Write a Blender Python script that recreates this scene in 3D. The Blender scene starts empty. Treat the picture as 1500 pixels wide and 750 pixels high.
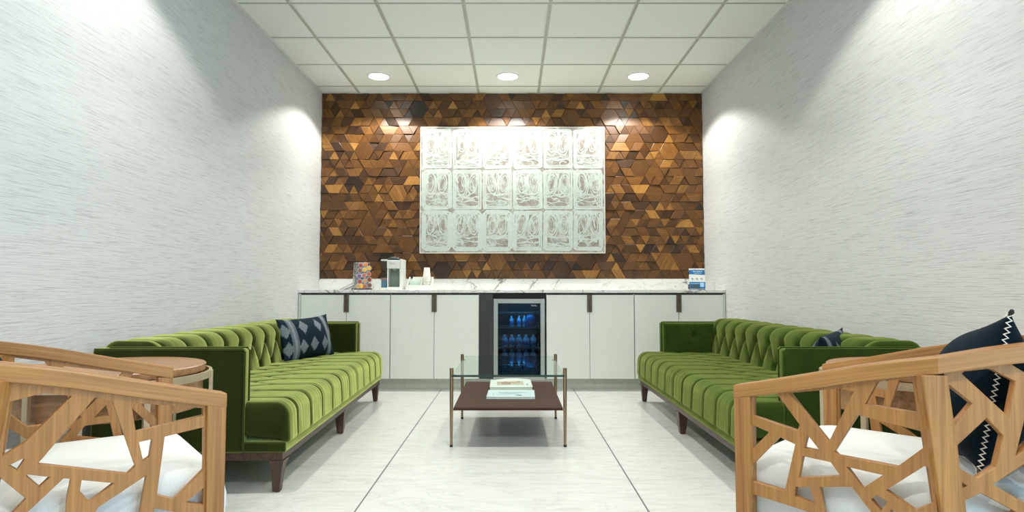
import bpy, bmesh, math, random
import numpy as np
from mathutils import Vector, Matrix
from math import sin, cos, pi, radians, atan, atan2, sqrt, exp

C = bpy.context.scene.collection
SC = bpy.context.scene
CH = 2.92            # ceiling height
HW = 1.945           # half width of the room
BY = 6.43            # back wall
FY = -2.6            # wall behind the camera

# ---------------------------------------------------------------- camera
cam = bpy.data.cameras.new('camera')
cam.sensor_width = 36.0
cam.lens = 930 / 1500 * 36.0
cam.clip_start = 0.05
camo = bpy.data.objects.new('camera', cam)
C.objects.link(camo)
camo.location = (0, 0, 0.91)
camo.rotation_euler = (pi / 2 + atan(49 / 930), 0, 0)
SC.camera = camo
# ---------------------------------------------------------------- view
SC.view_settings.view_transform = 'Standard'
SC.view_settings.look = 'None'
SC.view_settings.gamma = 1.0
SC.view_settings.use_curve_mapping = False
SC.view_settings.exposure = 0.78
# ---------------------------------------------------------------- daylight outside the window behind the camera
W = bpy.data.worlds.new('daylight'); SC.world = W; W.use_nodes = True
W.node_tree.nodes['Background'].inputs[0].default_value = (0.62, 0.83, 1.0, 1)
W.node_tree.nodes['Background'].inputs[1].default_value = 2.0
LAMP_W = 58.0       # watts of every recessed downlight
LAMP_COL = (1.0, 0.975, 0.90)
LAMP_ANGLE = 132
PL = bpy.data.lights.new('window_daylight', 'AREA')
PL.shape = 'RECTANGLE'; PL.size = 2.1; PL.size_y = 2.2; PL.energy = 30; PL.color = (0.36, 0.70, 1.0)
plo = bpy.data.objects.new('window_daylight', PL); C.objects.link(plo)
plo.location = (HW + 0.16, -0.55, 1.45); plo.rotation_euler = (0, pi / 2, 0)   # just outside the real window, shining in

# ---------------------------------------------------------------- helpers
def setp(o, label=None, cat=None, group=None, kind=None):
    if label: o['label'] = label
    if cat: o['category'] = cat
    if group: o['group'] = group
    if kind: o['kind'] = kind
    return o

def thing(name, label, cat, loc=(0, 0, 0), rz=0.0, group=None):
    o = bpy.data.objects.new(name, None); C.objects.link(o)
    o.empty_display_size = 0.1
    o.location = loc; o.rotation_euler = (0, 0, rz)
    return setp(o, label, cat, group)

def obj(name, bm, mat, parent=None, smooth=False, bevel=0.0, seg=2, loc=None, rot=None, sub=0, angle=35):
    if isinstance(bm, bmesh.types.BMesh):
        me = bpy.data.meshes.new(name)
        bmesh.ops.recalc_face_normals(bm, faces=bm.faces[:])
        bm.to_mesh(me); bm.free()
    else:
        me = bm
    for m in (mat if isinstance(mat, (list, tuple)) else [mat]):
        me.materials.append(m)
    o = bpy.data.objects.new(name, me); C.objects.link(o)
    if parent: o.parent = parent
    if loc: o.location = loc
    if rot: o.rotation_euler = rot
    if bevel:
        b = o.modifiers.new('bevel', 'BEVEL'); b.width = bevel; b.segments = seg
        b.limit_method = 'ANGLE'; b.angle_limit = radians(40)
    if sub:
        s = o.modifiers.new('sub', 'SUBSURF'); s.levels = sub; s.render_levels = sub
    if smooth:
        me.polygons.foreach_set('use_smooth', [True] * len(me.polygons))
        if not sub:
            try: me.set_sharp_from_angle(angle=radians(angle))
            except Exception: pass
    return o

def struct(name, bm, mat, parent=None, **k):
    o = obj(name, bm, mat, parent, **k)
    if parent is None: o['kind'] = 'structure'
    return o

def nb(): return bmesh.new()

def box(bm, x0, x1, y0, y1, z0, z1, mi=0):
    v = [bm.verts.new((x, y, z)) for x in (x0, x1) for y in (y0, y1) for z in (z0, z1)]
    for q in ((0, 1, 3, 2), (4, 6, 7, 5), (0, 4, 5, 1), (2, 3, 7, 6), (0, 2, 6, 4), (1, 5, 7, 3)):
        f = bm.faces.new([v[i] for i in q]); f.material_index = mi
    return bm

def prism(bm, pts, h0, h1, axis='z', mi=0):
    """closed polygon extruded; axis z: pts (x,y); axis y: pts (x,z); axis x: pts (y,z)"""
    def P(p, h):
        return {'z': (p[0], p[1], h), 'y': (p[0], h, p[1]), 'x': (h, p[0], p[1])}[axis]
    a = [bm.verts.new(P(p, h0)) for p in pts]; b = [bm.verts.new(P(p, h1)) for p in pts]
    n = len(pts)
    fs = [bm.faces.new(a), bm.faces.new(b[::-1])]
    for i in range(n): fs.append(bm.faces.new((a[i], b[i], b[(i + 1) % n], a[(i + 1) % n])))
    for f in fs: f.material_index = mi
    return bm

def frustum(bm, sec0, sec1, mi=0):
    """loft between two equal-length loops of 3-D points"""
    a = [bm.verts.new(p) for p in sec0]; b = [bm.verts.new(p) for p in sec1]
    n = len(a); bm.faces.new(a); bm.faces.new(b[::-1])
    for i in range(n): bm.faces.new((a[i], b[i], b[(i + 1) % n], a[(i + 1) % n]))
    return bm

def lathe(bm, prof, n=32, c=(0, 0), mi=0):
    """prof: list of (r, z)"""
    rings = []
    for r, z in prof:
        if r < 1e-6: rings.append([bm.verts.new((c[0], c[1], z))])
        else: rings.append([bm.verts.new((c[0] + r * cos(2 * pi * i / n), c[1] + r * sin(2 * pi * i / n), z)) for i in range(n)])
    for a, b in zip(rings, rings[1:]):
        for i in range(n):
            j = (i + 1) % n
            vs = [a[i % len(a)], a[j % len(a)], b[j % len(b)], b[i % len(b)]]
            u = []
            for v in vs:
                if v not in u: u.append(v)
            if len(u) > 2:
                f = bm.faces.new(u); f.material_index = mi
    return bm

def tube(bm, pts, r, n=8, closed=False, mi=0):
    pts = [Vector(p) for p in pts]; rings = []; m = len(pts)
    for i, p in enumerate(pts):
        if closed: t = pts[(i + 1) % m] - pts[i - 1]
        else: t = pts[min(i + 1, m - 1)] - pts[max(i - 1, 0)]
        t.normalize()
        up = Vector((0, 0, 1)) if abs(t.z) < 0.9 else Vector((1, 0, 0))
        a = t.cross(up).normalized(); b = t.cross(a).normalized()
        rr = r[i] if isinstance(r, (list, tuple)) else r
        rings.append([bm.verts.new(p + rr * (cos(2 * pi * k / n) * a + sin(2 * pi * k / n) * b)) for k in range(n)])
    rng = range(m) if closed else range(m - 1)
    for i in rng:
        A, B = rings[i], rings[(i + 1) % m]
        for k in range(n):
            f = bm.faces.new((A[k], A[(k + 1) % n], B[(k + 1) % n], B[k])); f.material_index = mi
    if not closed:
        bm.faces.new(rings[0]); bm.faces.new(rings[-1][::-1])
    return bm

def grid_mesh(name, P, uv=None, col=None, wrap_u=False):
    """P: (nu, nv, 3) array"""
    nu, nv = P.shape[:2]
    me = bpy.data.meshes.new(name)
    idx = np.arange(nu * nv).reshape(nu, nv)
    a, b, c, d = idx[:-1, :-1], idx[1:, :-1], idx[1:, 1:], idx[:-1, 1:]
    F = np.stack([a, b, c, d], -1).reshape(-1, 4)
    me.from_pydata(P.reshape(-1, 3).tolist(), [], F.tolist())
    if col is not None:
        ca = me.color_attributes.new('pat', 'FLOAT_COLOR', 'POINT')
        ca.data.foreach_set('color', np.concatenate([np.repeat(col.reshape(-1, 1), 3, 1), np.ones((nu * nv, 1))], 1).ravel())
    return me

def copy_tree(o, parent=None):
    c = o.copy(); C.objects.link(c)
    if parent: c.parent = parent
    for ch in [x for x in C.objects if x.parent == o and x is not c]: copy_tree(ch, c)
    return c

# ---------------------------------------------------------------- materials
class NT:
    def __init__(s, name):
        s.m = bpy.data.materials.new(name); s.m.use_nodes = True
        s.t = s.m.node_tree; s.p = s.t.nodes['Principled BSDF']; s.out = s.t.nodes['Material Output']
    def n(s, typ, **k):
        nd = s.t.nodes.new(typ)
        for a, v in k.items(): setattr(nd, a, v)
        return nd
    def link(s, a, b): s.t.links.new(a, b)
    def math(s, op, a, b=None, c=None, clamp=False):
        nd = s.n('ShaderNodeMath', operation=op, use_clamp=clamp)
        for i, v in enumerate((a, b, c)):
            if v is None: continue
            if isinstance(v, (int, float)): nd.inputs[i].default_value = v
            else: s.link(v, nd.inputs[i])
        return nd.outputs[0]
    def coord(s, which='Object', scale=(1, 1, 1), loc=(0, 0, 0), rot=(0, 0, 0)):
        tc = s.n('ShaderNodeTexCoord'); mp = s.n('ShaderNodeMapping')
        mp.inputs['Scale'].default_value = scale; mp.inputs['Location'].default_value = loc; mp.inputs['Rotation'].default_value = rot
        s.link(tc.outputs[which], mp.inputs[0]); return mp.outputs[0]
    def noise(s, vec, scale=5, detail=3, rough=0.5, dist=0.0):
        nd = s.n('ShaderNodeTexNoise')
        nd.inputs['Scale'].default_value = scale; nd.inputs['Detail'].default_value = detail
        nd.inputs['Roughness'].default_value = rough; nd.inputs['Distortion'].default_value = dist
        if vec is not None: s.link(vec, nd.inputs['Vector'])
        return nd.outputs['Fac']
    def ramp(s, fac, stops, interp='LINEAR'):
        nd = s.n('ShaderNodeValToRGB'); nd.color_ramp.interpolation = interp
        e = nd.color_ramp.elements
        while len(e) < len(stops): e.new(0.5)
        for el, (p, c) in zip(e, stops):
            el.position = p
            el.color = (c[0], c[1], c[2], 1) if isinstance(c, (tuple, list)) else (c, c, c, 1)
        s.link(fac, nd.inputs[0]); return nd.outputs[0]
    def mix(s, fac, a, b, mode='MIX'):
        nd = s.n('ShaderNodeMix', data_type='RGBA', blend_type=mode)
        for i, v in ((0, fac), (6, a), (7, b)):
            if isinstance(v, (int, float)): nd.inputs[i].default_value = v
            elif isinstance(v, tuple): nd.inputs[i].default_value = (*v[:3], 1)
            else: s.link(v, nd.inputs[i])
        return nd.outputs[2]
    def bump(s, h, strength=0.3, dist=0.002):
        nd = s.n('ShaderNodeBump'); nd.inputs['Strength'].default_value = strength; nd.inputs['Distance'].default_value = dist
        s.link(h, nd.inputs['Height']); s.link(nd.outputs[0], s.p.inputs['Normal'])
    def base(s, c, rough=0.5, metal=0.0, spec=0.5):
        if isinstance(c, tuple): s.p.inputs['Base Color'].default_value = (*c[:3], 1)
        else: s.link(c, s.p.inputs['Base Color'])
        s.p.inputs['Roughness'].default_value = rough; s.p.inputs['Metallic'].default_value = metal
        s.p.inputs['Specular IOR Level'].default_value = spec
        return s

def simple(name, c, rough=0.5, metal=0.0, spec=0.5, var=0.06, scale=30):
    s = NT(name)
    f = s.noise(s.coord(), scale, 3)
    lo = tuple(max(0, x * (1 - var)) for x in c); hi = tuple(min(1, x * (1 + var)) for x in c)
    s.base(s.ramp(f, [(0.3, lo), (0.7, hi)]), rough, metal, spec)
    return s.m

def wood(name, dark, light, axis='x', rough=0.42, scale=1.0, bump=0.15, src='Object'):
    s = NT(name)
    st = {'x': (1.2, 34, 34), 'y': (34, 1.2, 34), 'z': (34, 34, 1.2)}[axis]
    v = s.coord(src, scale=tuple(q * scale for q in st))
    f1 = s.noise(v, 1.6, 6, 0.62, 0.6)
    st2 = {'x': (3, 160, 160), 'y': (160, 3, 160), 'z': (160, 160, 3)}[axis]
    f2 = s.noise(s.coord(src, scale=st2), 1.0, 2)
    f = s.math('ADD', s.math('MULTIPLY', f1, 0.75), s.math('MULTIPLY', f2, 0.25))
    mid = tuple((a + b) / 2 for a, b in zip(dark, light))
    s.base(s.ramp(f, [(0.36, dark), (0.5, mid), (0.64, light)]), rough)
    s.bump(f2, bump, 0.001)
    return s.m

def glass_mat(name, tint, ior=1.45, rough=0.0, refl=1.0):
    s = NT(name); t = s.t
    tr = s.n('ShaderNodeBsdfTransparent'); tr.inputs[0].default_value = (*tint, 1)
    gl = s.n('ShaderNodeBsdfGlossy'); gl.inputs['Roughness'].default_value = rough
    fr = s.n('ShaderNodeFresnel'); fr.inputs[0].default_value = ior
    ge = s.n('ShaderNodeNewGeometry')                     # only the outer face of the sheet mirrors
    f = s.math('MULTIPLY', s.math('MULTIPLY', fr.outputs[0], refl, clamp=True), s.math('SUBTRACT', 1.0, ge.outputs['Backfacing']))
    mx = s.n('ShaderNodeMixShader'); s.link(f, mx.inputs[0]); s.link(tr.outputs[0], mx.inputs[1]); s.link(gl.outputs[0], mx.inputs[2])
    s.link(mx.outputs[0], s.out.inputs[0]); t.nodes.remove(s.p)
    return s.m

def emis(name, c, st):
    s = NT(name); s.p.inputs['Emission Color'].default_value = (*c, 1); s.p.inputs['Emission Strength'].default_value = st
    s.base((0.9, 0.9, 0.9)); return s.m

# woven horizontal-thread wallcovering
def wallcover(name, c):
    s = NT(name)
    f1 = s.noise(s.coord(scale=(5.0, 5.0, 290)), 1.0, 3, 0.6, 0.1)
    f2 = s.noise(s.coord(scale=(14, 14, 560)), 1.0, 2, 0.5)
    f3 = s.noise(s.coord(scale=(1.2, 1.2, 1.2)), 1.0, 2)
    f = s.math('ADD', s.math('MULTIPLY', f1, 0.65), s.math('MULTIPLY', f2, 0.35))
    col = s.ramp(f, [(0.36, tuple(x * 0.68 for x in c)), (0.48, c), (0.7, tuple(min(1, x * 1.06) for x in c))])
    col = s.mix(s.math('MULTIPLY', f3, 0.12), col, tuple(x * 0.85 for x in c))
    s.base(col, 0.6, 0, 0.35); s.bump(f, 0.35, 0.004)
    return s.m
M_wall = wallcover('woven_wallcovering', (0.62, 0.63, 0.63))
M_paint = simple('painted_plaster', (0.66, 0.68, 0.66), 0.7)
M_trimw = simple('white_trim', (0.72, 0.74, 0.70), 0.5)

def tile_floor():
    s = NT('marble_floor_tile')
    v = s.coord(scale=(0.9, 2.6, 1), rot=(0, 0, 0.15))
    n1 = s.noise(v, 2.2, 7, 0.62, 1.4)
    vein = s.ramp(s.math('ABSOLUTE', s.math('SUBTRACT', n1, 0.5)), [(0.0, 0.82), (0.018, 0.97), (0.1, 1.0)])
    n2 = s.noise(s.coord(scale=(3, 14, 1), rot=(0, 0, 0.12)), 2.0, 5, 0.6, 0.5)
    base = s.ramp(n2, [(0.3, (0.655, 0.66, 0.635)), (0.7, (0.735, 0.735, 0.71))])
    base = s.mix(0.8, base, vein, 'MULTIPLY')
    tc = s.n('ShaderNodeTexCoord'); sp = s.n('ShaderNodeSeparateXYZ'); s.link(tc.outputs['Object'], sp.inputs[0])
    def line(o, off, per, hw):
        q = s.math('PINGPONG', s.math('SUBTRACT', o, off), per / 2)       # distance to the nearest joint
        return s.math('LESS_THAN', q, hw)
    lx = line(sp.outputs[0], -0.645 + 1.206 * -4, 1.206, 0.0035)
    ly = line(sp.outputs[1], 3.10 - 1.2 * 6, 1.2, 0.0028)
    col = s.mix(s.math('MULTIPLY', ly, 0.45), base, (0.20, 0.22, 0.21))
    col = s.mix(lx, col, (0.13, 0.135, 0.13))
    s.base(col, 0.22, 0, 0.42)
    g = s.math('MAXIMUM', lx, ly)
    s.link(s.math('ADD', s.math('MULTIPLY', g, 0.5), 0.24), s.p.inputs['Roughness'])
    return s.m
M_floor = tile_floor()

def marble():
    s = NT('veined_marble')
    v = s.coord(scale=(1, 1, 1.2), rot=(0, 0.6, 0))
    n1 = s.noise(v, 0.9, 7, 0.55, 1.6)
    a = s.math('ABSOLUTE', s.math('SUBTRACT', n1, 0.5))
    n2 = s.noise(s.coord(rot=(0.2, -0.5, 0)), 2.6, 6, 0.6, 1.8)
    b = s.math('ABSOLUTE', s.math('SUBTRACT', n2, 0.52))
    c1 = s.ramp(a, [(0.0, (0.14, 0.13, 0.13)), (0.004, (0.45, 0.45, 0.44)), (0.012, (0.80, 0.81, 0.78))])
    c2 = s.ramp(b, [(0.0, (0.66, 0.66, 0.65)), (0.02, (1, 1, 1))])
    s.base(s.mix(0.7, c1, c2, 'MULTIPLY'), 0.2)
    return s.m
M_marble = marble()

def ceil_mat():
    s = NT('mineral_ceiling_tile')
    f = s.noise(s.coord(), 160, 3, 0.7)
    g = s.noise(s.coord(scale=(14, 1, 1)), 1.4, 2)
    s.base(s.ramp(f, [(0.3, (0.83, 0.87, 0.80)), (0.62, (0.90, 0.925, 0.86))]), 0.85, 0, 0.2)
    s.bump(f, 0.25, 0.002)
    return s.m
M_ceil = ceil_mat()
M_grid = simple('ceiling_grid_paint', (0.55, 0.57, 0.50), 0.45)
M_cab = simple('white_lacquer', (0.80, 0.83, 0.775), 0.35, var=0.015)
M_cabdark = simple('dark_joint', (0.05, 0.05, 0.045), 0.6)
M_toe = simple('brushed_plinth', (0.52, 0.55, 0.48), 0.35, 0.3)
M_bronze = simple('bronze_pull', (0.14, 0.105, 0.08), 0.4, 0.6)
M_darkpanel = wood('charcoal_panel', (0.022, 0.022, 0.022), (0.05, 0.05, 0.05), 'z')
M_black = simple('black_plastic', (0.012, 0.012, 0.013), 0.45)
def steel():
    s = NT('brushed_steel')
    f = s.noise(s.coord(scale=(4, 4, 250)), 1.0, 2)
    s.base(s.ramp(f, [(0.3, (0.40, 0.40, 0.38)), (0.7, (0.55, 0.55, 0.52))]), 0.38, 0.9); return s.m
M_steel = steel()
M_brass = simple('antique_brass', (0.34, 0.24, 0.15), 0.32, 0.9)
M_gold = simple('champagne_metal', (0.62, 0.50, 0.34), 0.38, 0.75)
M_oak = {a: wood('oak_' + a, (0.26, 0.100, 0.024), (0.50, 0.235, 0.066), a, 0.42) for a in 'xyz'}
M_fret = wood('oak_veneer', (0.30, 0.120, 0.030), (0.46, 0.210, 0.060), 'z', 0.45, 1.6)
M_oakuv = wood('oak_rail', (0.26, 0.100, 0.024), (0.50, 0.235, 0.066), 'x', 0.42, 0.8, 0.1, 'UV')
M_top = wood('walnut_table_top', (0.23, 0.105, 0.04), (0.44, 0.23, 0.105), 'x', 0.35, 0.7)
M_leg = wood('dark_walnut', (0.035, 0.016, 0.010), (0.10, 0.050, 0.032), 'z', 0.4)
M_rail = wood('dark_walnut_rail', (0.035, 0.016, 0.010), (0.10, 0.050, 0.032), 'x', 0.4)
M_shelf = wood('dark_shelf', (0.040, 0.013, 0.008), (0.080, 0.030, 0.019), 'x', 0.6)
M_shelf.node_tree.nodes['Principled BSDF'].inputs['Specular IOR Level'].default_value = 0.2

def velvet(name='green_velvet', dk=1.0, lt=1.0):
    s = NT(name)
    f = s.noise(s.coord(), 6, 4, 0.6, 0.5)
    g = s.noise(s.coord(scale=(120, 18, 18)), 1.0, 3, 0.6)
    d = s.n('ShaderNodeBsdfDiffuse'); s.link(s.ramp(f, [(0.3, tuple(dk * q for q in (0.016, 0.032, 0.006))), (0.7, tuple(dk * q for q in (0.032, 0.055, 0.010)))]), d.inputs[0])
    sh = s.n('ShaderNodeBsdfSheen', distribution='MICROFIBER'); s.link(s.ramp(f, [(0.3, tuple(lt * q for q in (0.275, 0.300, 0.10))), (0.7, tuple(lt * q for q in (0.365, 0.385, 0.135)))]), sh.inputs[0]); sh.inputs['Roughness'].default_value = 0.48
    sh2 = s.n('ShaderNodeBsdfSheen', distribution='ASHIKHMIN'); sh2.inputs[0].default_value = (0.03 * lt, 0.038 * lt, 0.008 * lt, 1); sh2.inputs['Roughness'].default_value = 0.6
    nb_ = s.n('ShaderNodeBump'); nb_.inputs['Strength'].default_value = 0.10; nb_.inputs['Distance'].default_value = 0.004; s.link(g, nb_.inputs['Height'])
    for q in (d, sh, sh2): s.link(nb_.outputs[0], q.inputs['Normal'])
    a1 = s.n('ShaderNodeAddShader'); s.link(d.outputs[0], a1.inputs[0]); s.link(sh.outputs[0], a1.inputs[1])
    a2 = s.n('ShaderNodeAddShader'); s.link(a1.outputs[0], a2.inputs[0]); s.link(sh2.outputs[0], a2.inputs[1])
    s.link(a2.outputs[0], s.out.inputs[0]); s.t.nodes.remove(s.p)
    return s.m
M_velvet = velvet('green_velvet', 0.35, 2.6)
M_velvet_dim = velvet('dimmed_green_velvet', 1.3, 0.95)     # same velvet darkened; how light catches the right sofa's nap, put into colour

def fabric(name, c, sc=260, b=0.25, var=0.08):
    s = NT(name)
    f = s.noise(s.coord(), sc, 3, 0.6); g = s.noise(s.coord(), 5, 3)
    s.base(s.ramp(s.math('ADD', s.math('MULTIPLY', f, 0.6), s.math('MULTIPLY', g, 0.4)), [(0.35, tuple(x * (1 - var) for x in c)), (0.65, tuple(min(1, x * (1 + var)) for x in c))]), 0.85, 0, 0.2)
    s.p.inputs['Sheen Weight'].default_value = 0.2
    s.bump(f, b, 0.002); return s.m
M_linen = fabric('white_linen', (0.74, 0.745, 0.72), var=0.04)
M_navy = fabric('navy_cloth', (0.004, 0.011, 0.019), 300, var=0.25)
M_navy.node_tree.nodes['Principled BSDF'].inputs['Sheen Weight'].default_value = 0.02
M_navy.node_tree.nodes['Principled BSDF'].inputs['Specular IOR Level'].default_value = 0.1
M_thread = simple('white_thread', (0.75, 0.72, 0.65), 0.8)
def pattern_cloth():
    s = NT('navy_patterned_cloth')
    at = s.n('ShaderNodeVertexColor'); at.layer_name = 'pat'
    f = s.noise(s.coord(scale=(1, 1, 1)), 220, 2, 0.8)
    k = s.math('MULTIPLY', at.outputs[0], s.ramp(f, [(0.35, 0.45), (0.6, 1.0)]))
    s.base(s.mix(k, (0.004, 0.014, 0.026), (0.27, 0.31, 0.34)), 0.85, 0, 0.2)
    return s.m
M_pattern = pattern_cloth()
M_glass = glass_mat('clear_glass', (0.93, 0.98, 0.945), 1.55, 0.0, 1.0)
def glass_edge():
    s = NT('glass_edge'); s.base((0.01, 0.035, 0.028), 0.15); return s.m
M_gedge = glass_edge()
M_fglass = glass_mat('smoked_door_glass', (0.34, 0.46, 0.55), 1.4, 0.02, 0.8)
M_wglass = glass_mat('window_glass', (0.96, 0.98, 0.98), 1.45)

# ================================================================ ROOM SHELL
bm = nb(); box(bm, -HW - 0.15, HW + 0.15, FY - 0.15, BY + 0.15, -0.1, 0.0); struct('floor', bm, M_floor)
bm = nb(); box(bm, -HW - 0.12, -HW, FY, BY, 0.0, CH + 0.1); struct('wall_left', bm, M_wall)
# right wall with the window opening behind the camera
wy0, wy1, wz0, wz1 = -1.6, 0.5, 0.35, 2.55
bm = nb()
box(bm, HW, HW + 0.12, wy1, BY, 0, CH + 0.1); box(bm, HW, HW + 0.12, FY, wy0, 0, CH + 0.1)
box(bm, HW, HW + 0.12, wy0, wy1, 0, wz0); box(bm, HW, HW + 0.12, wy0, wy1, wz1, CH + 0.1)
struct('wall_right', bm, M_wall)
bm = nb()
for a, b, c, d in ((wy0, wy0 + .05, wz0, wz1), (wy1 - .05, wy1, wz0, wz1), (-.575, -.525, wz0 + .05, wz1 - .05), (wy0 + .05, wy1 - .05, wz0, wz0 + .05), (wy0 + .05, wy1 - .05, wz1 - .05, wz1)):
    box(bm, HW + 0.03, HW + 0.09, a, b, c, d)
wf = struct('window_1', bm, M_trimw)
bm = nb(); box(bm, HW + 0.055, HW + 0.061, wy0 + .05, wy1 - .05, wz0 + .05, wz1 - .05); obj('pane', bm, M_wglass, wf)
bm = nb(); box(bm, -HW - 0.12, HW + 0.12, BY, BY + 0.12, 0, CH + 0.1); struct('wall_back', bm, M_paint)
bm = nb(); box(bm, -HW - 0.12, HW + 0.12, FY - 0.12, FY, 0, CH + 0.1); struct('wall_front', bm, M_paint)

# suspended ceiling: mineral tiles lying in a metal grid
cols = [-0.342 + 0.612 * k for k in range(-2, 4)]
rows = [6.206 - 0.61 * k for k in range(0, 15)]
xs = [-HW] + cols + [HW]; ys = [FY] + rows[::-1] + [BY]
bm = nb()
box(bm, -HW - 0.12, HW + 0.12, FY - .12, BY + .12, CH + 0.012, CH + 0.1)
for i in range(len(xs) - 1):
    for j in range(len(ys) - 1):
        x0, x1, y0, y1 = xs[i] + .0125, xs[i + 1] - .0125, ys[j] + .0125, ys[j + 1] - .0125
        box(bm, x0, x1, y0, y1, CH + .004 if (i + j) % 5 else CH + .006, CH + .0125)
struct('ceiling', bm, M_ceil)
bm = nb()
for x in cols:                                   # main tees with a reveal slot
    box(bm, x - .013, x - .004, FY, BY, CH, CH + .012); box(bm, x + .004, x + .013, FY, BY, CH, CH + .012); box(bm, x - .004, x + .004, FY, BY, CH + .005, CH + .012)
for i in range(len(xs) - 1):                     # cross tees between the main tees
    for y in rows:
        box(bm, xs[i] + .013, xs[i + 1] - .013, y - .007, y + .007, CH + .001, CH + .012)
struct('trim_1', bm, M_grid)
bm = nb()
for x0, x1 in ((-HW, -HW + .018), (HW - .018, HW)): box(bm, x0, x1, FY, BY, CH - .003, CH + .004)
box(bm, -HW + .018, HW - .018, BY - .018, BY, CH - .003, CH + .004)
struct('trim_2', bm, M_trimw)

# ================================================================ RECESSED DOWNLIGHTS
M_lens = emis('lit_lens', (1.0, 1.0, 0.95), 14)
M_ring = simple('white_ring', (0.92, 0.92, 0.90), 0.4)
def downlight(x, y, label):
    t = thing('downlight', label, 'ceiling light', (x, y, CH), 0, 'recessed ceiling downlights')
    bm = nb(); lathe(bm, [(.090, -.001), (.093, -.004), (.104, -.003), (.107, .0), (.107, .006), (.086, .006), (.090, -.001)], 40); obj('trim_ring', bm, M_ring, t, smooth=True)
    bm = nb(); lathe(bm, [(0, -.0035), (.06, -.003), (.0905, -.001), (.0905, .003), (0, .003)], 40); obj('lens', bm, M_lens, t, smooth=True)
    L = bpy.data.lights.new('lamp', 'SPOT'); L.energy = LAMP_W if y > 4 else LAMP_W * 0.78; L.color = LAMP_COL
    L.spot_size = radians(LAMP_ANGLE); L.spot_blend = 0.22; L.shadow_soft_size = 0.03
    lo = bpy.data.objects.new('lamp', L); C.objects.link(lo); lo.parent = t; lo.location = (0, 0, -0.012)
    return t
rown = ['nearest the wooden wall', 'in the row over the near ends of the sofas', 'in the row behind the camera']
for r, y in enumerate((5.905, 2.855, -0.195)):
    for x, side in ((-1.26, 'left'), (-0.04, 'middle'), (1.195, 'right')):
        if r in (0,): lab = {'left': 'recessed round ceiling light by the left wall above the coffee maker', 'middle': 'recessed round ceiling light centred above the painting', 'right': 'recessed round ceiling light by the right wall above the blue leaflet'}[side]
        else: lab = side + ' round recessed ceiling light ' + rown[r]
        downlight(x, y, lab)

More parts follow.
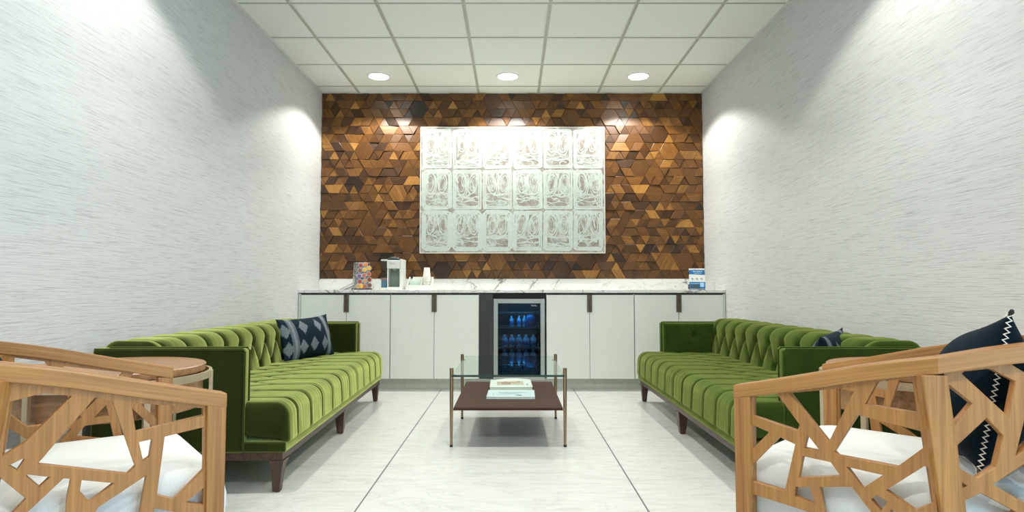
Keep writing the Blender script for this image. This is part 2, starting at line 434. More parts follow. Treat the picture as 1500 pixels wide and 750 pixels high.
# ================================================================ WOOD MOSAIC WALL
def mosaic():
    rnd = random.Random(11)
    h = 0.0868; a = 0.1003; x0 = -HW + .006; x1 = HW - .006; z0 = 1.018; z1 = CH - .006
    nr = int((z1 - z0) / h) + 2; nc = int((x1 - x0) / (a / 2)) + 4
    used = {}
    pieces = []
    def tri(r, k):       # three corners of triangle k in row r on the half-column lattice; up when (r+k) is even
        if (r + k) % 2 == 0: return [(k, r), (k + 2, r), (k + 1, r + 1)]
        return [(k, r + 1), (k + 1, r), (k + 2, r + 1)]
    def run(r, k, n):
        bot, top = [], []
        for q in range(k, k + n):
            for (c, rr) in tri(r, q):
                (bot if rr == r else top).append(c)
        return [(min(bot), r)] + ([(max(bot), r)] if max(bot) > min(bot) else []) + [(max(top), r + 1)] + ([(min(top), r + 1)] if max(top) > min(top) else [])
    for r in range(0, nr - 1, 1):
        for k in range(-2, nc):
            if rnd.random() < 0.045 and (r + k) % 2 == 0:          # hexagon of six
                cells = [(r, k - 1), (r, k), (r, k + 1), (r + 1, k - 1), (r + 1, k), (r + 1, k + 1)]
                if all(c not in used for c in cells) and (r + k - 1) % 2 == 1:
                    for c in cells: used[c] = 1
                    # row r: down,up,down -> wide at the top ; row r+1: up,down,up -> wide at the bottom
                    pieces.append([(k, r), (k + 2, r), (k + 3, r + 1), (k + 2, r + 2), (k, r + 2), (k - 1, r + 1)])
    for r in range(nr):
        k = -2
        while k < nc:
            if (r, k) in used: k += 1; continue
            n = rnd.choices((1, 2, 3), (8, 3, 1.3))[0]
            while n > 1 and any((r, k + q) in used for q in range(n)): n -= 1
            for q in range(n): used[(r, k + q)] = 1
            pieces.append(run(r, k, n)); k += n
    bm = nb(); uvl = bm.loops.layers.uv.new('UVMap'); cl = bm.loops.layers.float_color.new('tone')
    for P in pieces:
        pts = [Vector((x0 - .02 + c * a / 2, 0, z0 + r * h)) for c, r in P]
        cen = sum(pts, Vector()) / len(pts)
        if cen.x < x0 - .06 or cen.x > x1 + .06 or cen.z > z1 + .06: continue
        d = rnd.choice((.004, .007, .010, .013, .017)); tx = rnd.uniform(-.09, .09); tz = rnd.uniform(-.09, .09)
        tone = min(1, max(0, rnd.gauss(.47, .21))); ang = rnd.choice((0, pi / 3, -pi / 3)); off = rnd.uniform(0, 50)
        lo, mid, hi = [], [], []
        for p in pts:
            v = (p - cen); L = v.length
            q = cen + v * (1 - .0008 / L)
            s_ = cen + v * (1 - .004 / L)
            dd = d + tx * v.x + tz * v.z
            lo.append(bm.verts.new((q.x, BY - .002, q.z)))
            mid.append(bm.verts.new((q.x, BY - .012 - dd + .0016, q.z)))
            hi.append(bm.verts.new((s_.x, BY - .012 - dd, s_.z)))
        n = len(pts)
        fs = [bm.faces.new(hi)]
        for i in range(n):
            j = (i + 1) % n
            fs.append(bm.faces.new((mid[i], mid[j], hi[j], hi[i]))); fs.append(bm.faces.new((lo[i], lo[j], mid[j], mid[i])))
        for f in fs:
            for l in f.loops:
                co = l.vert.co
                u = (co.x - cen.x) * cos(ang) + (co.z - cen.z) * sin(ang); w = -(co.x - cen.x) * sin(ang) + (co.z - cen.z) * cos(ang)
                l[uvl].uv = (u + off, w + off * .37); l[cl] = (tone, tone, tone, 1)
    for co, no in (((x0, 0, 0), (-1, 0, 0)), ((x1, 0, 0), (1, 0, 0)), ((0, 0, z1), (0, 0, 1)), ((0, 0, z0), (0, 0, -1))):
        g = bm.verts[:] + bm.edges[:] + bm.faces[:]
        bmesh.ops.bisect_plane(bm, geom=g, plane_co=co, plane_no=no, clear_outer=True)
    s = NT('mosaic_walnut')
    at = s.n('ShaderNodeVertexColor'); at.layer_name = 'tone'
    uvn = s.n('ShaderNodeUVMap'); uvn.uv_map = 'UVMap'
    mp = s.n('ShaderNodeMapping'); mp.inputs['Scale'].default_value = (6, 70, 1); s.link(uvn.outputs[0], mp.inputs[0])
    g = s.noise(mp.outputs[0], 1.0, 4, 0.6, 0.4)
    k = s.math('ADD', at.outputs[0], s.math('MULTIPLY', s.math('SUBTRACT', g, 0.5), 0.75))
    s.base(s.ramp(k, [(0.0, (0.018, 0.006, 0.002)), (0.32, (0.075, 0.027, 0.004)), (0.66, (0.165, 0.064, 0.009)), (1.0, (0.42, 0.20, 0.042))]), 0.38)
    s.bump(g, 0.12, 0.001)
    me = bpy.data.meshes.new('wood_mosaic'); bmesh.ops.recalc_face_normals(bm, faces=bm.faces[:]); bm.to_mesh(me); bm.free()
    o = obj('wood_mosaic', me, s.m)
    setp(o, 'wall panel of brown wooden triangles, rhombs and hexagons covering the back wall', 'wall panel')
mosaic()

# ================================================================ PAINTING
def painting():
    x0, x1, z0, z1 = -0.922, 0.932, 1.272, 2.546
    yf = 6.335
    t = thing('painting', 'large white abstract painting of scribbled ovals in a grid on the wooden wall', 'painting', ((x0 + x1) / 2, 6.352, z0))
    cx = (x0 + x1) / 2; w = x1 - x0; h = z1 - z0
    s = NT('painted_ground')
    f = s.noise(s.coord(), 9, 6, 0.7, 1.0)
    s.base(s.ramp(f, [(0.36, (0.22, 0.18, 0.155)), (0.50, (0.32, 0.30, 0.27)), (0.62, (0.45, 0.50, 0.46))]), 0.6)
    bm = nb(); box(bm, -w / 2 + .006, w / 2 - .006, -.03, .03, .006, h - .006); obj('canvas', bm, s.m, t)
    bm = nb()
    for a, b, c, d in ((-w / 2, w / 2, 0, .006), (-w / 2, w / 2, h - .006, h), (-w / 2, -w / 2 + .006, .006, h - .006), (w / 2 - .006, w / 2, .006, h - .006)):
        box(bm, a, b, -.033, .03, c, d)
    obj('edge_strip', bm, simple('pale_edge', (0.80, 0.77, 0.70), 0.5), t)
    rnd = random.Random(5)
    bm = nb(); lay = [0]
    def ribbon(pts, wd, closed=False):
        lay[0] += 1; y = -.0305 - lay[0] * .0000035
        n = len(pts); A, B = [], []
        for i in range(n):
            p = pts[i]
            if closed: t0, t1 = pts[i - 1], pts[(i + 1) % n]
            else: t0, t1 = pts[max(i - 1, 0)], pts[min(i + 1, n - 1)]
            dx, dz = t1[0] - t0[0], t1[1] - t0[1]; L = max(1e-6, sqrt(dx * dx + dz * dz))
            ww = wd * (.8 + .35 * sin(i * 1.3 + lay[0])) / 2
            A.append(bm.verts.new((p[0] - dz / L * ww, y, p[1] + dx / L * ww))); B.append(bm.verts.new((p[0] + dz / L * ww, y, p[1] - dx / L * ww)))
        for i in range(n if closed else n - 1):
            j = (i + 1) % n; bm.faces.new((A[i], A[j], B[j], B[i]))
    def ell(cx, cz, rx, rz, wd, tilt=0):
        k = 26; ribbon([(cx + rx * cos(2 * pi * i / k) * (1 + rnd.uniform(-.03, .03)) + tilt * rz * sin(2 * pi * i / k), cz + rz * sin(2 * pi * i / k)) for i in range(k)], wd, True)
    m = .018; cw = (w - 2 * m) / 6; ch = (h - 2 * m) / 3
    for r in range(3):
        for c in range(6):
            ax = -w / 2 + m + c * cw + .012; bx = ax + cw - .024; az = m + r * ch + .014; bz = az + ch - .028
            # rounded frame of brushed paint
            R = .03
            for ins, wd in ((.004, .034), (.022, .020)):
                pts = []
                for (qx, qz, a0) in ((bx - ins - R, bz - ins - R, 0), (ax + ins + R, bz - ins - R, 90), (ax + ins + R, az + ins + R, 180), (bx - ins - R, az + ins + R, 270)):
                    for k in range(5):
                        an = radians(a0 + k * 22.5); pts.append((qx + R * cos(an), qz + R * sin(an)))
                ribbon([(x + rnd.uniform(-.002, .002), z + rnd.uniform(-.002, .002)) for x, z in pts], wd, True)
            mx = (ax + bx) / 2; W2 = (bx - ax)
            ez = az + (bz - az) * .66
            for sx in (-1, 1):
                ex = mx + sx * W2 * .215 + rnd.uniform(-.006, .006); ti = rnd.uniform(-.22, .22); rr = rnd.uniform(.85, 1.12)
                ell(ex, ez, .046 * rr, .105 * rr, .017, ti); ell(ex + rnd.uniform(-.004, .004), ez, .029 * rr, .074 * rr, .009, ti)
                if rnd.random() < .6: ell(ex, ez - .01, .060 * rr, .125, .010, ti)
                if rnd.random() < .35: ribbon([(ex - .02, ez + .05), (ex, ez), (ex + .015, ez - .055)], .010)
            # broad filling strokes around the ovals
            for k in range(7):
                xx = mx + rnd.choice((-1, 0, 0, 1)) * W2 * rnd.uniform(.02, .44)
                zt = bz - .03; 
                pts = [(xx + .010 * sin(q * 1.1 + k) , zt - q * (bz - az) * .085) for q in range(rnd.randint(2, 5))]
                ribbon(pts, rnd.uniform(.008, .02))
            # tangle below
            dens = rnd.choice((7, 10, 13))
            for k in range(dens):
                px, pz = rnd.uniform(ax + .03, bx - .03), rnd.uniform(az + .025, az + (bz - az) * .36); an = rnd.uniform(0, pi); cv = rnd.uniform(-.5, .5)
                pts = []
                for q in range(9):
                    pts.append((min(bx - .012, max(ax + .012, px)), min(bz - .012, max(az + .012, pz)))); px += .014 * cos(an); pz += .009 * sin(an); an += cv
                ribbon(pts, rnd.uniform(.006, .015))
            for k in range(3):
                zz = az + (bz - az) * rnd.uniform(.1, .40)
                ribbon([(ax + .02 + q * (W2 - .04) / 8, zz + .008 * sin(q * 1.3 + k * 2 + c)) for q in range(9)], rnd.uniform(.008, .018))
    sb = NT('white_brushwork'); f = sb.noise(sb.coord(), 40, 4)
    sb.base(sb.ramp(f, [(0.3, (0.45, 0.52, 0.48)), (0.7, (0.54, 0.59, 0.55))]), 0.5)
    obj('brushwork', bm, sb.m, t)
painting()

# ================================================================ CABINET RUN
FYc = 5.80
cabs = [(-1.925, -1.508, -1.11, 'white base cabinet at the far left, behind the left sofa', 'L'),
        (-1.106, -0.708, -0.302, 'white base cabinet left of the glass door fridge', 'L'),
        (0.314, 0.706, 1.112, 'white base cabinet right of the glass door fridge', 'R'),
        (1.116, 1.519, 1.925, 'white base cabinet at the far right, behind the right sofa', 'R')]
for x0, xm, x1, lab, sd in cabs:
    t = thing('base_cabinet', lab, 'cabinet', ((x0 + x1) / 2, 6.1, .1), 0, 'white cabinets under the marble counter')
    cx = (x0 + x1) / 2
    bm = nb(); box(bm, x0 - cx, x1 - cx, FYc + .022 - 6.1, .325, 0, .772); obj('carcass', bm, M_cab, t)
    bm = nb(); box(bm, x0 - cx + .002, x1 - cx - .002, FYc + .0205 - 6.1, FYc + .0218 - 6.1, .760, .771); obj('shadow_gap', bm, M_cabdark, t)
    for a, b, hs in ((x0, xm, 1), (xm, x1, -1)):
        bm = nb(); box(bm, a - cx + .002, b - cx - .002, FYc - 6.1, FYc + .02 - 6.1, .002, .760)
        d = obj('door', bm, M_cab, t, bevel=.001, seg=1)
        hx = (b - cx - .003) if hs > 0 else (a - cx + .003)
        bm = nb(); q0, q1 = sorted((hx, hx - hs * .019))
        box(bm, q0, q1, FYc - .016 - 6.1, FYc - .0005 - 6.1, .605, .7605); box(bm, q0, q1, FYc - .016 - 6.1, FYc + .010 - 6.1, .7605, .7645)
        obj('handle', bm, M_bronze, d, bevel=.0015, seg=1)
bm = nb(); box(bm, -HW + .002, HW - .002, FYc + .06, FYc + .075, 0.0, .098); obj_ = struct('trim_3', bm, M_toe)
bm = nb(); box(bm, -HW + .001, -1.927, FYc + .004, FYc + .03, .098, .872); box(bm, 1.927, HW - .001, FYc + .004, FYc + .03, .098, .872); struct('trim_4', bm, M_cab)
bm = nb(); box(bm, -HW + .001, HW - .001, FYc - .018, BY - .002, .879, .907)
setp(obj('countertop', bm, M_marble, bevel=.002, seg=1), 'long white marble countertop with grey veins over the cabinets', 'countertop')
bm = nb(); box(bm, -HW + .001, HW - .001, BY - .034, BY - .002, .9075, 1.0165)
setp(obj('backsplash', bm, M_marble, bevel=.0015, seg=1), 'low white marble backsplash strip standing along the counter back', 'backsplash')
# dark niche for the fridge
bm = nb(); box(bm, -.298, -.172, FYc + .012, FYc + .034, .1, .872)
setp(obj('filler_panel', bm, M_darkpanel), 'charcoal wood grain panel filling the gap left of the fridge', 'panel')
bm = nb(); box(bm, -.171, .310, FYc + .055, FYc + .075, .830, .872)
setp(obj('gap_strip', bm, M_black), 'black strip above the fridge under the countertop', 'panel')  # black strip stands in for the dark open gap above the fridge

# ================================================================ FRIDGE
FX0, FX1, FZ0, FZ1 = -.168, .299, .09, .824
fr = thing('beverage_fridge', 'stainless framed glass door drinks fridge built into the cabinet run', 'fridge', ((FX0 + FX1) / 2, 6.08, FZ0))
fx = (FX0 + FX1) / 2; hw = (FX1 - FX0) / 2; fh = FZ1 - FZ0
bm = nb()
box(bm, -hw, -hw + .03, -.23, .26, 0, fh); box(bm, hw - .03, hw, -.23, .26, 0, fh); box(bm, -hw + .03, hw - .03, .23, .26, 0, fh)
box(bm, -hw + .03, hw - .03, -.23, .23, 0, .04); box(bm, -hw + .03, hw - .03, -.23, .23, fh - .03, fh)
obj('cabinet_shell', bm, M_black, fr)
bm = nb(); y0, y1 = -.285, -.245; q = .040
box(bm, -hw, -hw + q, y0, y1, 0, fh); box(bm, hw - q, hw, y0, y1, 0, fh); box(bm, -hw + q, hw - q, y0, y1, 0, q); box(bm, -hw + q, hw - q, y0, y1, fh - q, fh)
dr = obj('door', bm, M_steel, fr, bevel=.002, seg=2)
bm = nb(); box(bm, -hw + q, hw - q, -.272, -.266, q, fh - q); obj('pane', bm, M_fglass, dr)
def text(name, body, size, loc, rot, mat, parent, ext=0.0006, align='CENTER'):
    cu = bpy.data.curves.new(name, 'FONT'); cu.body = body; cu.size = size; cu.extrude = ext; cu.align_x = align
    o = bpy.data.objects.new(name + '_tmp', cu); C.objects.link(o)
    me = bpy.data.meshes.new_from_object(o.evaluated_get(bpy.context.evaluated_depsgraph_get())); me.name = name
    bpy.data.objects.remove(o)
    me.materials.clear()
    return obj(name, me, mat, parent, loc=loc, rot=rot)
M_logo = simple('silver_print', (0.75, 0.76, 0.76), 0.3, 0.3)
text('brand_mark', 'Danby', .019, (.135, -.2735, fh - .066), (pi / 2, 0, 0), M_logo, dr)
for z in (.60, .468, .285, .15, .045):
    bm = nb()
    box(bm, -hw + .032, hw - .032, -.215, -.205, z - .006, z + .003)
    for k in range(17): xx = -hw + .045 + k * (2 * hw - .09) / 16; box(bm, xx - .0015, xx + .0015, -.205, .20, z - .003, z)
    box(bm, -hw + .032, hw - .032, .19, .20, z - .006, z)
    obj('wire_shelf', bm, M_steel, fr)
FL = bpy.data.lights.new('fridge_lamp', 'AREA'); FL.shape = 'RECTANGLE'; FL.size = .34; FL.size_y = .05; FL.energy = 1.7; FL.color = (0.14, 0.62, 1.0)
flo = bpy.data.objects.new('fridge_lamp', FL); C.objects.link(flo); flo.parent = fr; flo.location = (0, -.19, fh - .035); flo.rotation_euler = (radians(12), 0, 0)
M_bottle = simple('pale_blue_bottle', (0.30, 0.62, 0.80), 0.12)
M_label = simple('blue_label', (0.01, 0.20, 0.50), 0.4)
M_cap = simple('white_cap', (0.8, 0.85, 0.88), 0.4)
def bottle(x, y, z, s=1.0, first=[None]):
    if first[0] is None:
        t = thing('water_bottle', '', 'bottle', (0, 0, 0), 0, 'water bottles inside the fridge')
        bm = nb(); lathe(bm, [(0, 0), (.028, 0), (.031, .006), (.031, .10), (.029, .115), (.013, .142), (.012, .152), (0, .152)], 16); obj('bottle_body', bm, M_bottle, t, smooth=True)
        bm = nb(); lathe(bm, [(.0316, .035), (.0318, .036), (.0318, .085), (.0316, .086)], 16); obj('paper_label', bm, M_label, t, smooth=True)
        bm = nb(); lathe(bm, [(0, .168), (.013, .167), (.014, .152), (.0, .152)], 16); obj('cap', bm, M_cap, t, smooth=True)
        first[0] = t
    else: t = copy_tree(first[0])
    t.location = (x, y, z); t.scale = (s, s, s)
    return t
for z, lab in ((.285, 'blue labelled water bottle in the upper full row inside the fridge'), (.15, 'blue labelled water bottle in the middle full row inside the fridge'), (.045, 'blue labelled water bottle in the lowest full row inside the fridge')):
    for k in range(5):
        for j in range(2):
            b = bottle(fx - .135 + k * .0675, 5.93 + j * .075, FZ0 + z + .0005)
            b.scale = (.95, .95, .66 if z > .1 else .55); b['label'] = lab + (', front rank' if j == 0 else ', rear rank')
for k, xx in enumerate((-.07, .0, .05)):
    b = bottle(fx + xx, 5.96 + .03 * k, FZ0 + .4685, .62); b['label'] = 'small water bottle on the second fridge shelf from the top'
bm = nb(); lathe(bm, [(0, 0), (.045, 0), (.050, .01), (.050, .06), (.045, .095), (.03, .112), (.018, .118), (0, .12)], 24)
setp(obj('blue_jug', bm, simple('dark_blue_jug', (0.01, 0.09, 0.22), 0.3), loc=(fx + .105, 5.96, FZ0 + .4685), smooth=True), 'round blue jug on the right of the second fridge shelf', 'jug')

# ================================================================ COUNTER THINGS
CZ = .9072
def pod_rack():
    t = thing('pod_rack', 'wire rack of single serve coffee pods on the left end of the counter', 'pod rack', (-1.444, 6.10, CZ), radians(26))
    bm = nb(); box(bm, -.085, .085, -.075, .075, 0, .014); obj('base', bm, M_leg, t, bevel=.003)
    bm = nb()
    for sx in (-1, 1):
        for sy in (-1, 1): tube(bm, [(sx * .074, sy * .064, .014), (sx * .060, sy * .052, .262)], .0025, 6)
    for k in range(5):
        z = .03 + k * .057; f = 1 - (z - .014) * .75
        tube(bm, [(-.074 * f, -.064 * f, z), (.074 * f, -.064 * f, z), (.074 * f, .064 * f, z), (-.074 * f, .064 * f, z)], .002, 6, closed=True)
    for k in range(-1, 5):                                       # diagonal lattice on the side
        for s in (1, -1):
            z0 = .02 + k * .055; z1 = z0 + .11
            a = (-.073 if s > 0 else -.068, -.060 * s, max(.015, z0)); b = (-.064, .060 * s, min(.26, z1))
            tube(bm, [a, b], .002, 6)
    obj('wire_frame', bm, M_steel, t)
    bm = nb(); frustum(bm, [(-.060, -.05, .015), (.060, -.05, .015), (.060, .05, .015), (-.060, .05, .015)], [(-.046, -.038, .25), (.046, -.038, .25), (.046, .038, .25), (-.046, .038, .25)])
    obj('inner_box', bm, simple('grey_foil', (0.32, 0.42, 0.47), 0.35, 0.4, var=.3, scale=60), t)
    return t
pod_rack()
lidc = [('orange', (0.75, 0.25, 0.04)), ('dark red', (0.35, 0.05, 0.03)), ('brown', (0.25, 0.09, 0.04)), ('rust red', (0.5, 0.13, 0.06)), ('yellow', (0.75, 0.45, 0.05)), ('tan', (0.5, 0.3, 0.12)), ('violet', (0.2, 0.1, 0.3))]
podm = [simple('pod_lid_' + n.replace(' ', '_'), c, 0.35) for n, c in lidc]; M_pod = simple('pod_cup', (0.50, 0.46, 0.48), 0.4)
pods = [(-.028, .232, 1), (.018, .240, 0), (.052, .205, 4), (-.034, .182, 2), (.012, .190, 4), (.048, .150, 3), (.004, .136, 3), (-.042, .130, 6), (-.036, .078, 1), (.014, .083, 5), (.054, .096, 1), (-.052, .034, 5), (.010, .034, 3), (.056, .042, 2), (-.020, .034, 4)]
rz = radians(26)
me_cup = None
for i, (px, pz, ci) in enumerate(pods):
    f = 1 - pz * .6
    ly = -.068 * f; lx = px
    wx = -1.444 + lx * cos(rz) - ly * sin(rz); wy = 6.10 + lx * sin(rz) + ly * cos(rz)
    hz = 'upper' if pz > .17 else ('middle' if pz > .1 else 'lower')
    lr = 'left' if px < -.02 else ('centre' if px < .03 else 'right')
    t = thing('coffee_pod', '%s lidded coffee pod in the %s %s of the wire rack' % (lidc[ci][0], hz, lr), 'coffee pod', (wx, wy, CZ + pz), rz, 'coffee pods in the wire rack')
    if me_cup is None:
        bm = nb(); lathe(bm, [(0, .018), (.016, .018), (.021, -.018), (.0245, -.018), (.0245, -.021), (.019, -.021), (0, -.0205)], 20)
        for v in bm.verts: v.co = Vector((v.co.x, v.co.z, v.co.y))
        o = obj('cup', bm, M_pod, t, smooth=True); me_cup = o.data
        bm = nb(); lathe(bm, [(0, -.0225), (.017, -.0225), (.019, -.0208), (0, -.0208)], 20)
        for v in bm.verts: v.co = Vector((v.co.x, v.co.z, v.co.y))
        bmesh.ops.recalc_face_normals(bm, faces=bm.faces[:]); me_lid = bpy.data.meshes.new('lid'); bm.to_mesh(me_lid); bm.free()
    else:
        o = bpy.data.objects.new('cup', me_cup); C.objects.link(o); o.parent = t
    obj('lid', me_lid.copy(), podm[ci], t)

def coffee_maker():
    t = thing('coffee_maker', 'slim white single serve coffee maker with side water tank on the counter', 'coffee maker', (-1.118, 6.08, CZ))
    Wm = simple('white_abs', (0.82, 0.83, 0.80), 0.35, var=.02)
    G = simple('grey_green_plastic', (0.30, 0.36, 0.30), 0.4)
    bm = nb(); prism(bm, [(-.058, -.125), (.085, -.125), (.085, .10), (-.058, .10)], 0, .024); obj('base', bm, Wm, t, bevel=.006, seg=3)
    bm = nb(); box(bm, .062, .085, -.12, .10, .024, .288); box(bm, -.058, .062, .01, .10, .024, .288); box(bm, -.058, -.046, -.10, .01, .024, .20); obj('housing', bm, Wm, t, bevel=.004)
    bm = nb(); box(bm, -.044, .060, .004, .0095, .026, .20); obj('brew_recess', bm, G, t)
    bm = nb(); box(bm, -.056, .061, -.128, .008, .20, .276); h = obj('brew_head', bm, Wm, t, bevel=.006, seg=3)
    text('brand_mark', 'Keurig', .018, (-.005, -.1285, .240), (pi / 2, 0, 0), simple('grey_print', (0.35, 0.37, 0.36), 0.5), h)
    bm = nb(); lathe(bm, [(0, .200), (.022, .200), (.016, .182), (0, .180)], 20, (.006, -.06)); obj('spout', bm, G, t, smooth=True)
    bm = nb(); prism(bm, [(-.050, -.115), (.056, -.115), (.056, .08), (-.050, .08)], .277, .298); box(bm, -.030, .036, -.118, -.05, .298, .306); obj('lid', bm, simple('smoked_chrome', (0.10, 0.12, 0.12), 0.25, 0.7), t, bevel=.006, seg=3)
    bm = nb(); box(bm, -.046, .058, -.115, .0, .024, .028); obj('drip_tray', bm, G, t)
    tank = nb(); box(tank, -.118, -.062, -.09, .09, .018, .272); tk = obj('water_tank', tank, glass_mat('tank_plastic', (0.74, 0.80, 0.83), 1.45, .1), t, bevel=.006, seg=3)
    bm = nb(); box(bm, -.114, -.066, -.085, .085, .022, .085); obj('water', bm, simple('tank_water', (0.10, 0.26, 0.36), 0.1), tk)
    bm = nb(); box(bm, -.119, -.061, -.092, .092, .092, .112); obj('tank_band', bm, simple('mauve_band', (0.22, 0.15, 0.17), 0.4), tk)
    bm = nb(); box(bm, -.120, -.060, -.093, .093, .272, .286); obj('tank_lid', bm, Wm, tk, bevel=.003)
    bm = nb(); box(bm, -.120, -.060, -.093, .093, 0, .017); obj('tank_foot', bm, Wm, tk)
coffee_maker()

def organizer():
    t = thing('counter_organizer', 'white slanted napkin and cup organiser on the counter beside the coffee maker', 'organiser', (-.875, 6.08, CZ))
    Wm = simple('white_acrylic', (0.82, 0.84, 0.78), 0.3, var=.02)
    bm = nb(); box(bm, -.115, .115, -.09, .09, 0, .006)
    prism(bm, [(-.115, 0.006), (.115, 0.006), (.115, .045), (-.105, .045)], -.09, -.084, 'y'); prism(bm, [(-.115, 0.006), (.115, 0.006), (.115, .125), (-.085, .125)], .084, .09, 'y')
    obj('tray', bm, Wm, t)
    bm = nb(); prism(bm, [(-.0839, .006), (-.0839, .12), (.083, .12), (-.02, .0455), (-.0839, .0455 - .03)][::1], -.113, -.107, 'x') if False else None
    for x in (-.112, .012, .109):
        bm = nb(); prism(bm, [(-.0835, .006), (.0835, .006), (.0835, .123), (.03, .123), (-.0835, .046)], x, x + .005, 'x'); obj('divider', bm, Wm, t)
    bm = nb(); box(bm, -.095, .004, -.06, .06, .0065, .088)
    n = obj('napkins', bm, simple('mint_paper', (0.68, 0.80, 0.70), 0.8), None, bevel=.002, loc=(-.875, 6.08, CZ))
    setp(n, 'stack of pale green paper napkins in the white organiser', 'napkins')
organizer()
M_cup = simple('paper_cup', (0.85, 0.83, 0.78), 0.6, var=.02)
cupm = None
for k in range(6):
    z = CZ + .0065 + k * .024
    if cupm is None:
        bm = nb(); lathe(bm, [(.036, 0), (.0375, .001), (.0375, .004), (.0355, .005), (.027, .085), (.0262, .0855), (0, .080), (0, .079), (.026, .0835), (.034, .005), (.036, 0)], 24)
        o = obj('paper_cup', bm, M_cup, smooth=True); cupm = o
    else: o = cupm.copy(); C.objects.link(o)
    o.location = (-.814, 6.07, z)
    setp(o, ['white paper cup, %s of the upside down stack in the organiser' % q for q in ('lowest', 'second from bottom', 'third from bottom', 'third from top', 'second from top', 'topmost')][k], 'cup', 'upside down paper cups')

def leaflet():
    t = thing('leaflet_stand', 'blue and white printed leaflet in a small stand by the right wall', 'leaflet', (1.776, 6.08, CZ), radians(-3))
    bm = nb(); box(bm, -.078, .072, -.006, -.002, .008, .205); card = obj('card', bm, simple('white_card', (0.82, 0.83, 0.80), 0.5, var=.01), t, rot=(radians(-6), 0, 0))
    blue = simple('blue_print', (0.015, 0.16, 0.42), 0.45); pale = simple('pale_blue_print', (0.40, 0.66, 0.85), 0.5); grey = simple('grey_ink', (0.25, 0.26, 0.27), 0.6); slate = simple('slate_print', (0.05, 0.09, 0.13), 0.5)
    bm = nb(); prism(bm, [(-.078, .150), (.072, .141), (.072, .190), (-.078, .190)], -.0066, -.0061, 'y'); box(bm, -.078, .072, -.0066, -.0061, .010, .075); obj('blue_band', bm, blue, card)
    bm = nb()
    for k, (a, b) in enumerate(((-.045, -.015), (-.010, .030), (.034, .046))): box(bm, a, b, -.0071, -.0067, .170, .179)
    box(bm, -.03, .04, -.0071, -.0067, .156, .161); box(bm, -.07, .018, -.0071, -.0067, .058, .062)
    box(bm, .024, .060, -.0071, -.0067, .026, .068); obj('pale_print', bm, pale, card)
    bm = nb(); box(bm, -.070, .016, -.0071, -.0067, .016, .050); obj('slate_panel', bm, slate, card)
    bm = nb()
    for cx in (-.045, -.003, .040):
        box(bm, cx - .010, cx + .003, -.0066, -.0061, .098, .112); box(bm, cx + .005, cx + .011, -.0066, -.0061, .095, .104); box(bm, cx - .012, cx + .012, -.0066, -.0061, .088, .090)
    box(bm, -.023, -.015, -.0066, -.0061, .194, .201); obj('icons', bm, grey, card)
    bm = nb(); box(bm, -.070, .064, -.035, .05, 0, .006); box(bm, -.084, -.068, -.001, .035, .006, .05); box(bm, -.086, -.078, .0, .02, .145, .175); obj('stand', bm, M_black, t, bevel=.002)
leaflet()

# ================================================================ COFFEE TABLE
ct = thing('coffee_table', 'low coffee table with glass top, bronze legs and dark wood lower shelf', 'coffee table', (-.022, 4.13, 0))
lx = .330; ly = (-.40, .40)
bm = nb(); box(bm, -.318, .318, -.53, .51, .418, .430)
g = obj('glass_top', bm, [M_glass, M_gedge], ct)
for p in g.data.polygons:
    if p.normal.y < -.5: p.material_index = 1
bm = nb(); box(bm, -.3135, .3135, -.47, .56, .220, .237); obj('shelf', bm, M_shelf, ct, bevel=.006, seg=3)
for sx in (-1, 1):
    for y in ly:
        bm = nb(); tube(bm, [(sx * lx, y, 0.006), (sx * lx, y, .25), (sx * lx, y, .452)], [.0075, .0105, .0115], 14)
        l = obj('leg', bm, M_brass, ct, smooth=True)
        bm = nb(); lathe(bm, [(0, 0), (.009, 0), (.0095, .012), (0, .012)], 14, (sx * lx, y)); obj('foot_cap', bm, M_black, l, smooth=True)
    bm = nb()
    for z in (.213, .411):
        tube(bm, [(sx * lx, -.40, z), (sx * lx * .93, -.40, z)], .006, 8); tube(bm, [(sx * lx, .40, z), (sx * lx * .93, .40, z)], .006, 8)
    obj('bracket', bm, M_brass, ct)
# two books on the shelf
def book(name, label, loc, rz, w, d, h, cover, spine, curl=0.0):
    t = thing(name, label, 'book', loc, rz, 'books on the table shelf')
    n = 17
    bm = nb(); box(bm, -w / 2 + .004, w / 2 - .004, -d / 2 + .002, d / 2 - .004, .0025, h - .0025); obj('pages', bm, simple('paper_block', (0.72, 0.74, 0.66), 0.8), t)
    bm = nb(); box(bm, -w / 2, w / 2, -d / 2, d / 2, 0, .0022); obj('back_cover', bm, spine, t)
    def zc(x, y): return h + curl * max(0, (y / d + .5)) ** 2 * cos(min(1, abs(x - .02) / (w * .45)) * pi / 2)
    P = np.array([[(-w / 2 + w * i / n, -d / 2 + d * j / n, zc(-w / 2 + w * i / n, -d / 2 + d * j / n)) for j in range(n + 1)] for i in range(n + 1)])
    c = obj('front_cover', grid_mesh('front_cover', P), cover, t, smooth=True)
    so = c.modifiers.new('s', 'SOLIDIFY'); so.thickness = .0022; so.offset = -1
    return t, c, zc
wc = simple('white_cover', (0.86, 0.90, 0.86), 0.3, var=.02); bc = simple('pale_blue_cover', (0.70, 0.80, 0.86), 0.3, var=.04, scale=8)
tb, c1, z1f = book('picture_book', 'thick white picture book with a brown landscape photo on its cover', (-.008, 4.40, .2375), radians(1), .285, .33, .030, wc, wc, .012)
def patch(name, x0, x1, y0, y1, zc, mat, parent, dz=.0012, n=8):
    P = np.array([[(x0 + (x1 - x0) * i / n, y0 + (y1 - y0) * j / n, zc(x0 + (x1 - x0) * i / n, y0 + (y1 - y0) * j / n) + dz) for j in range(n + 1)] for i in range(n + 1)])
    return obj(name, grid_mesh(name, P), mat, parent, smooth=True)
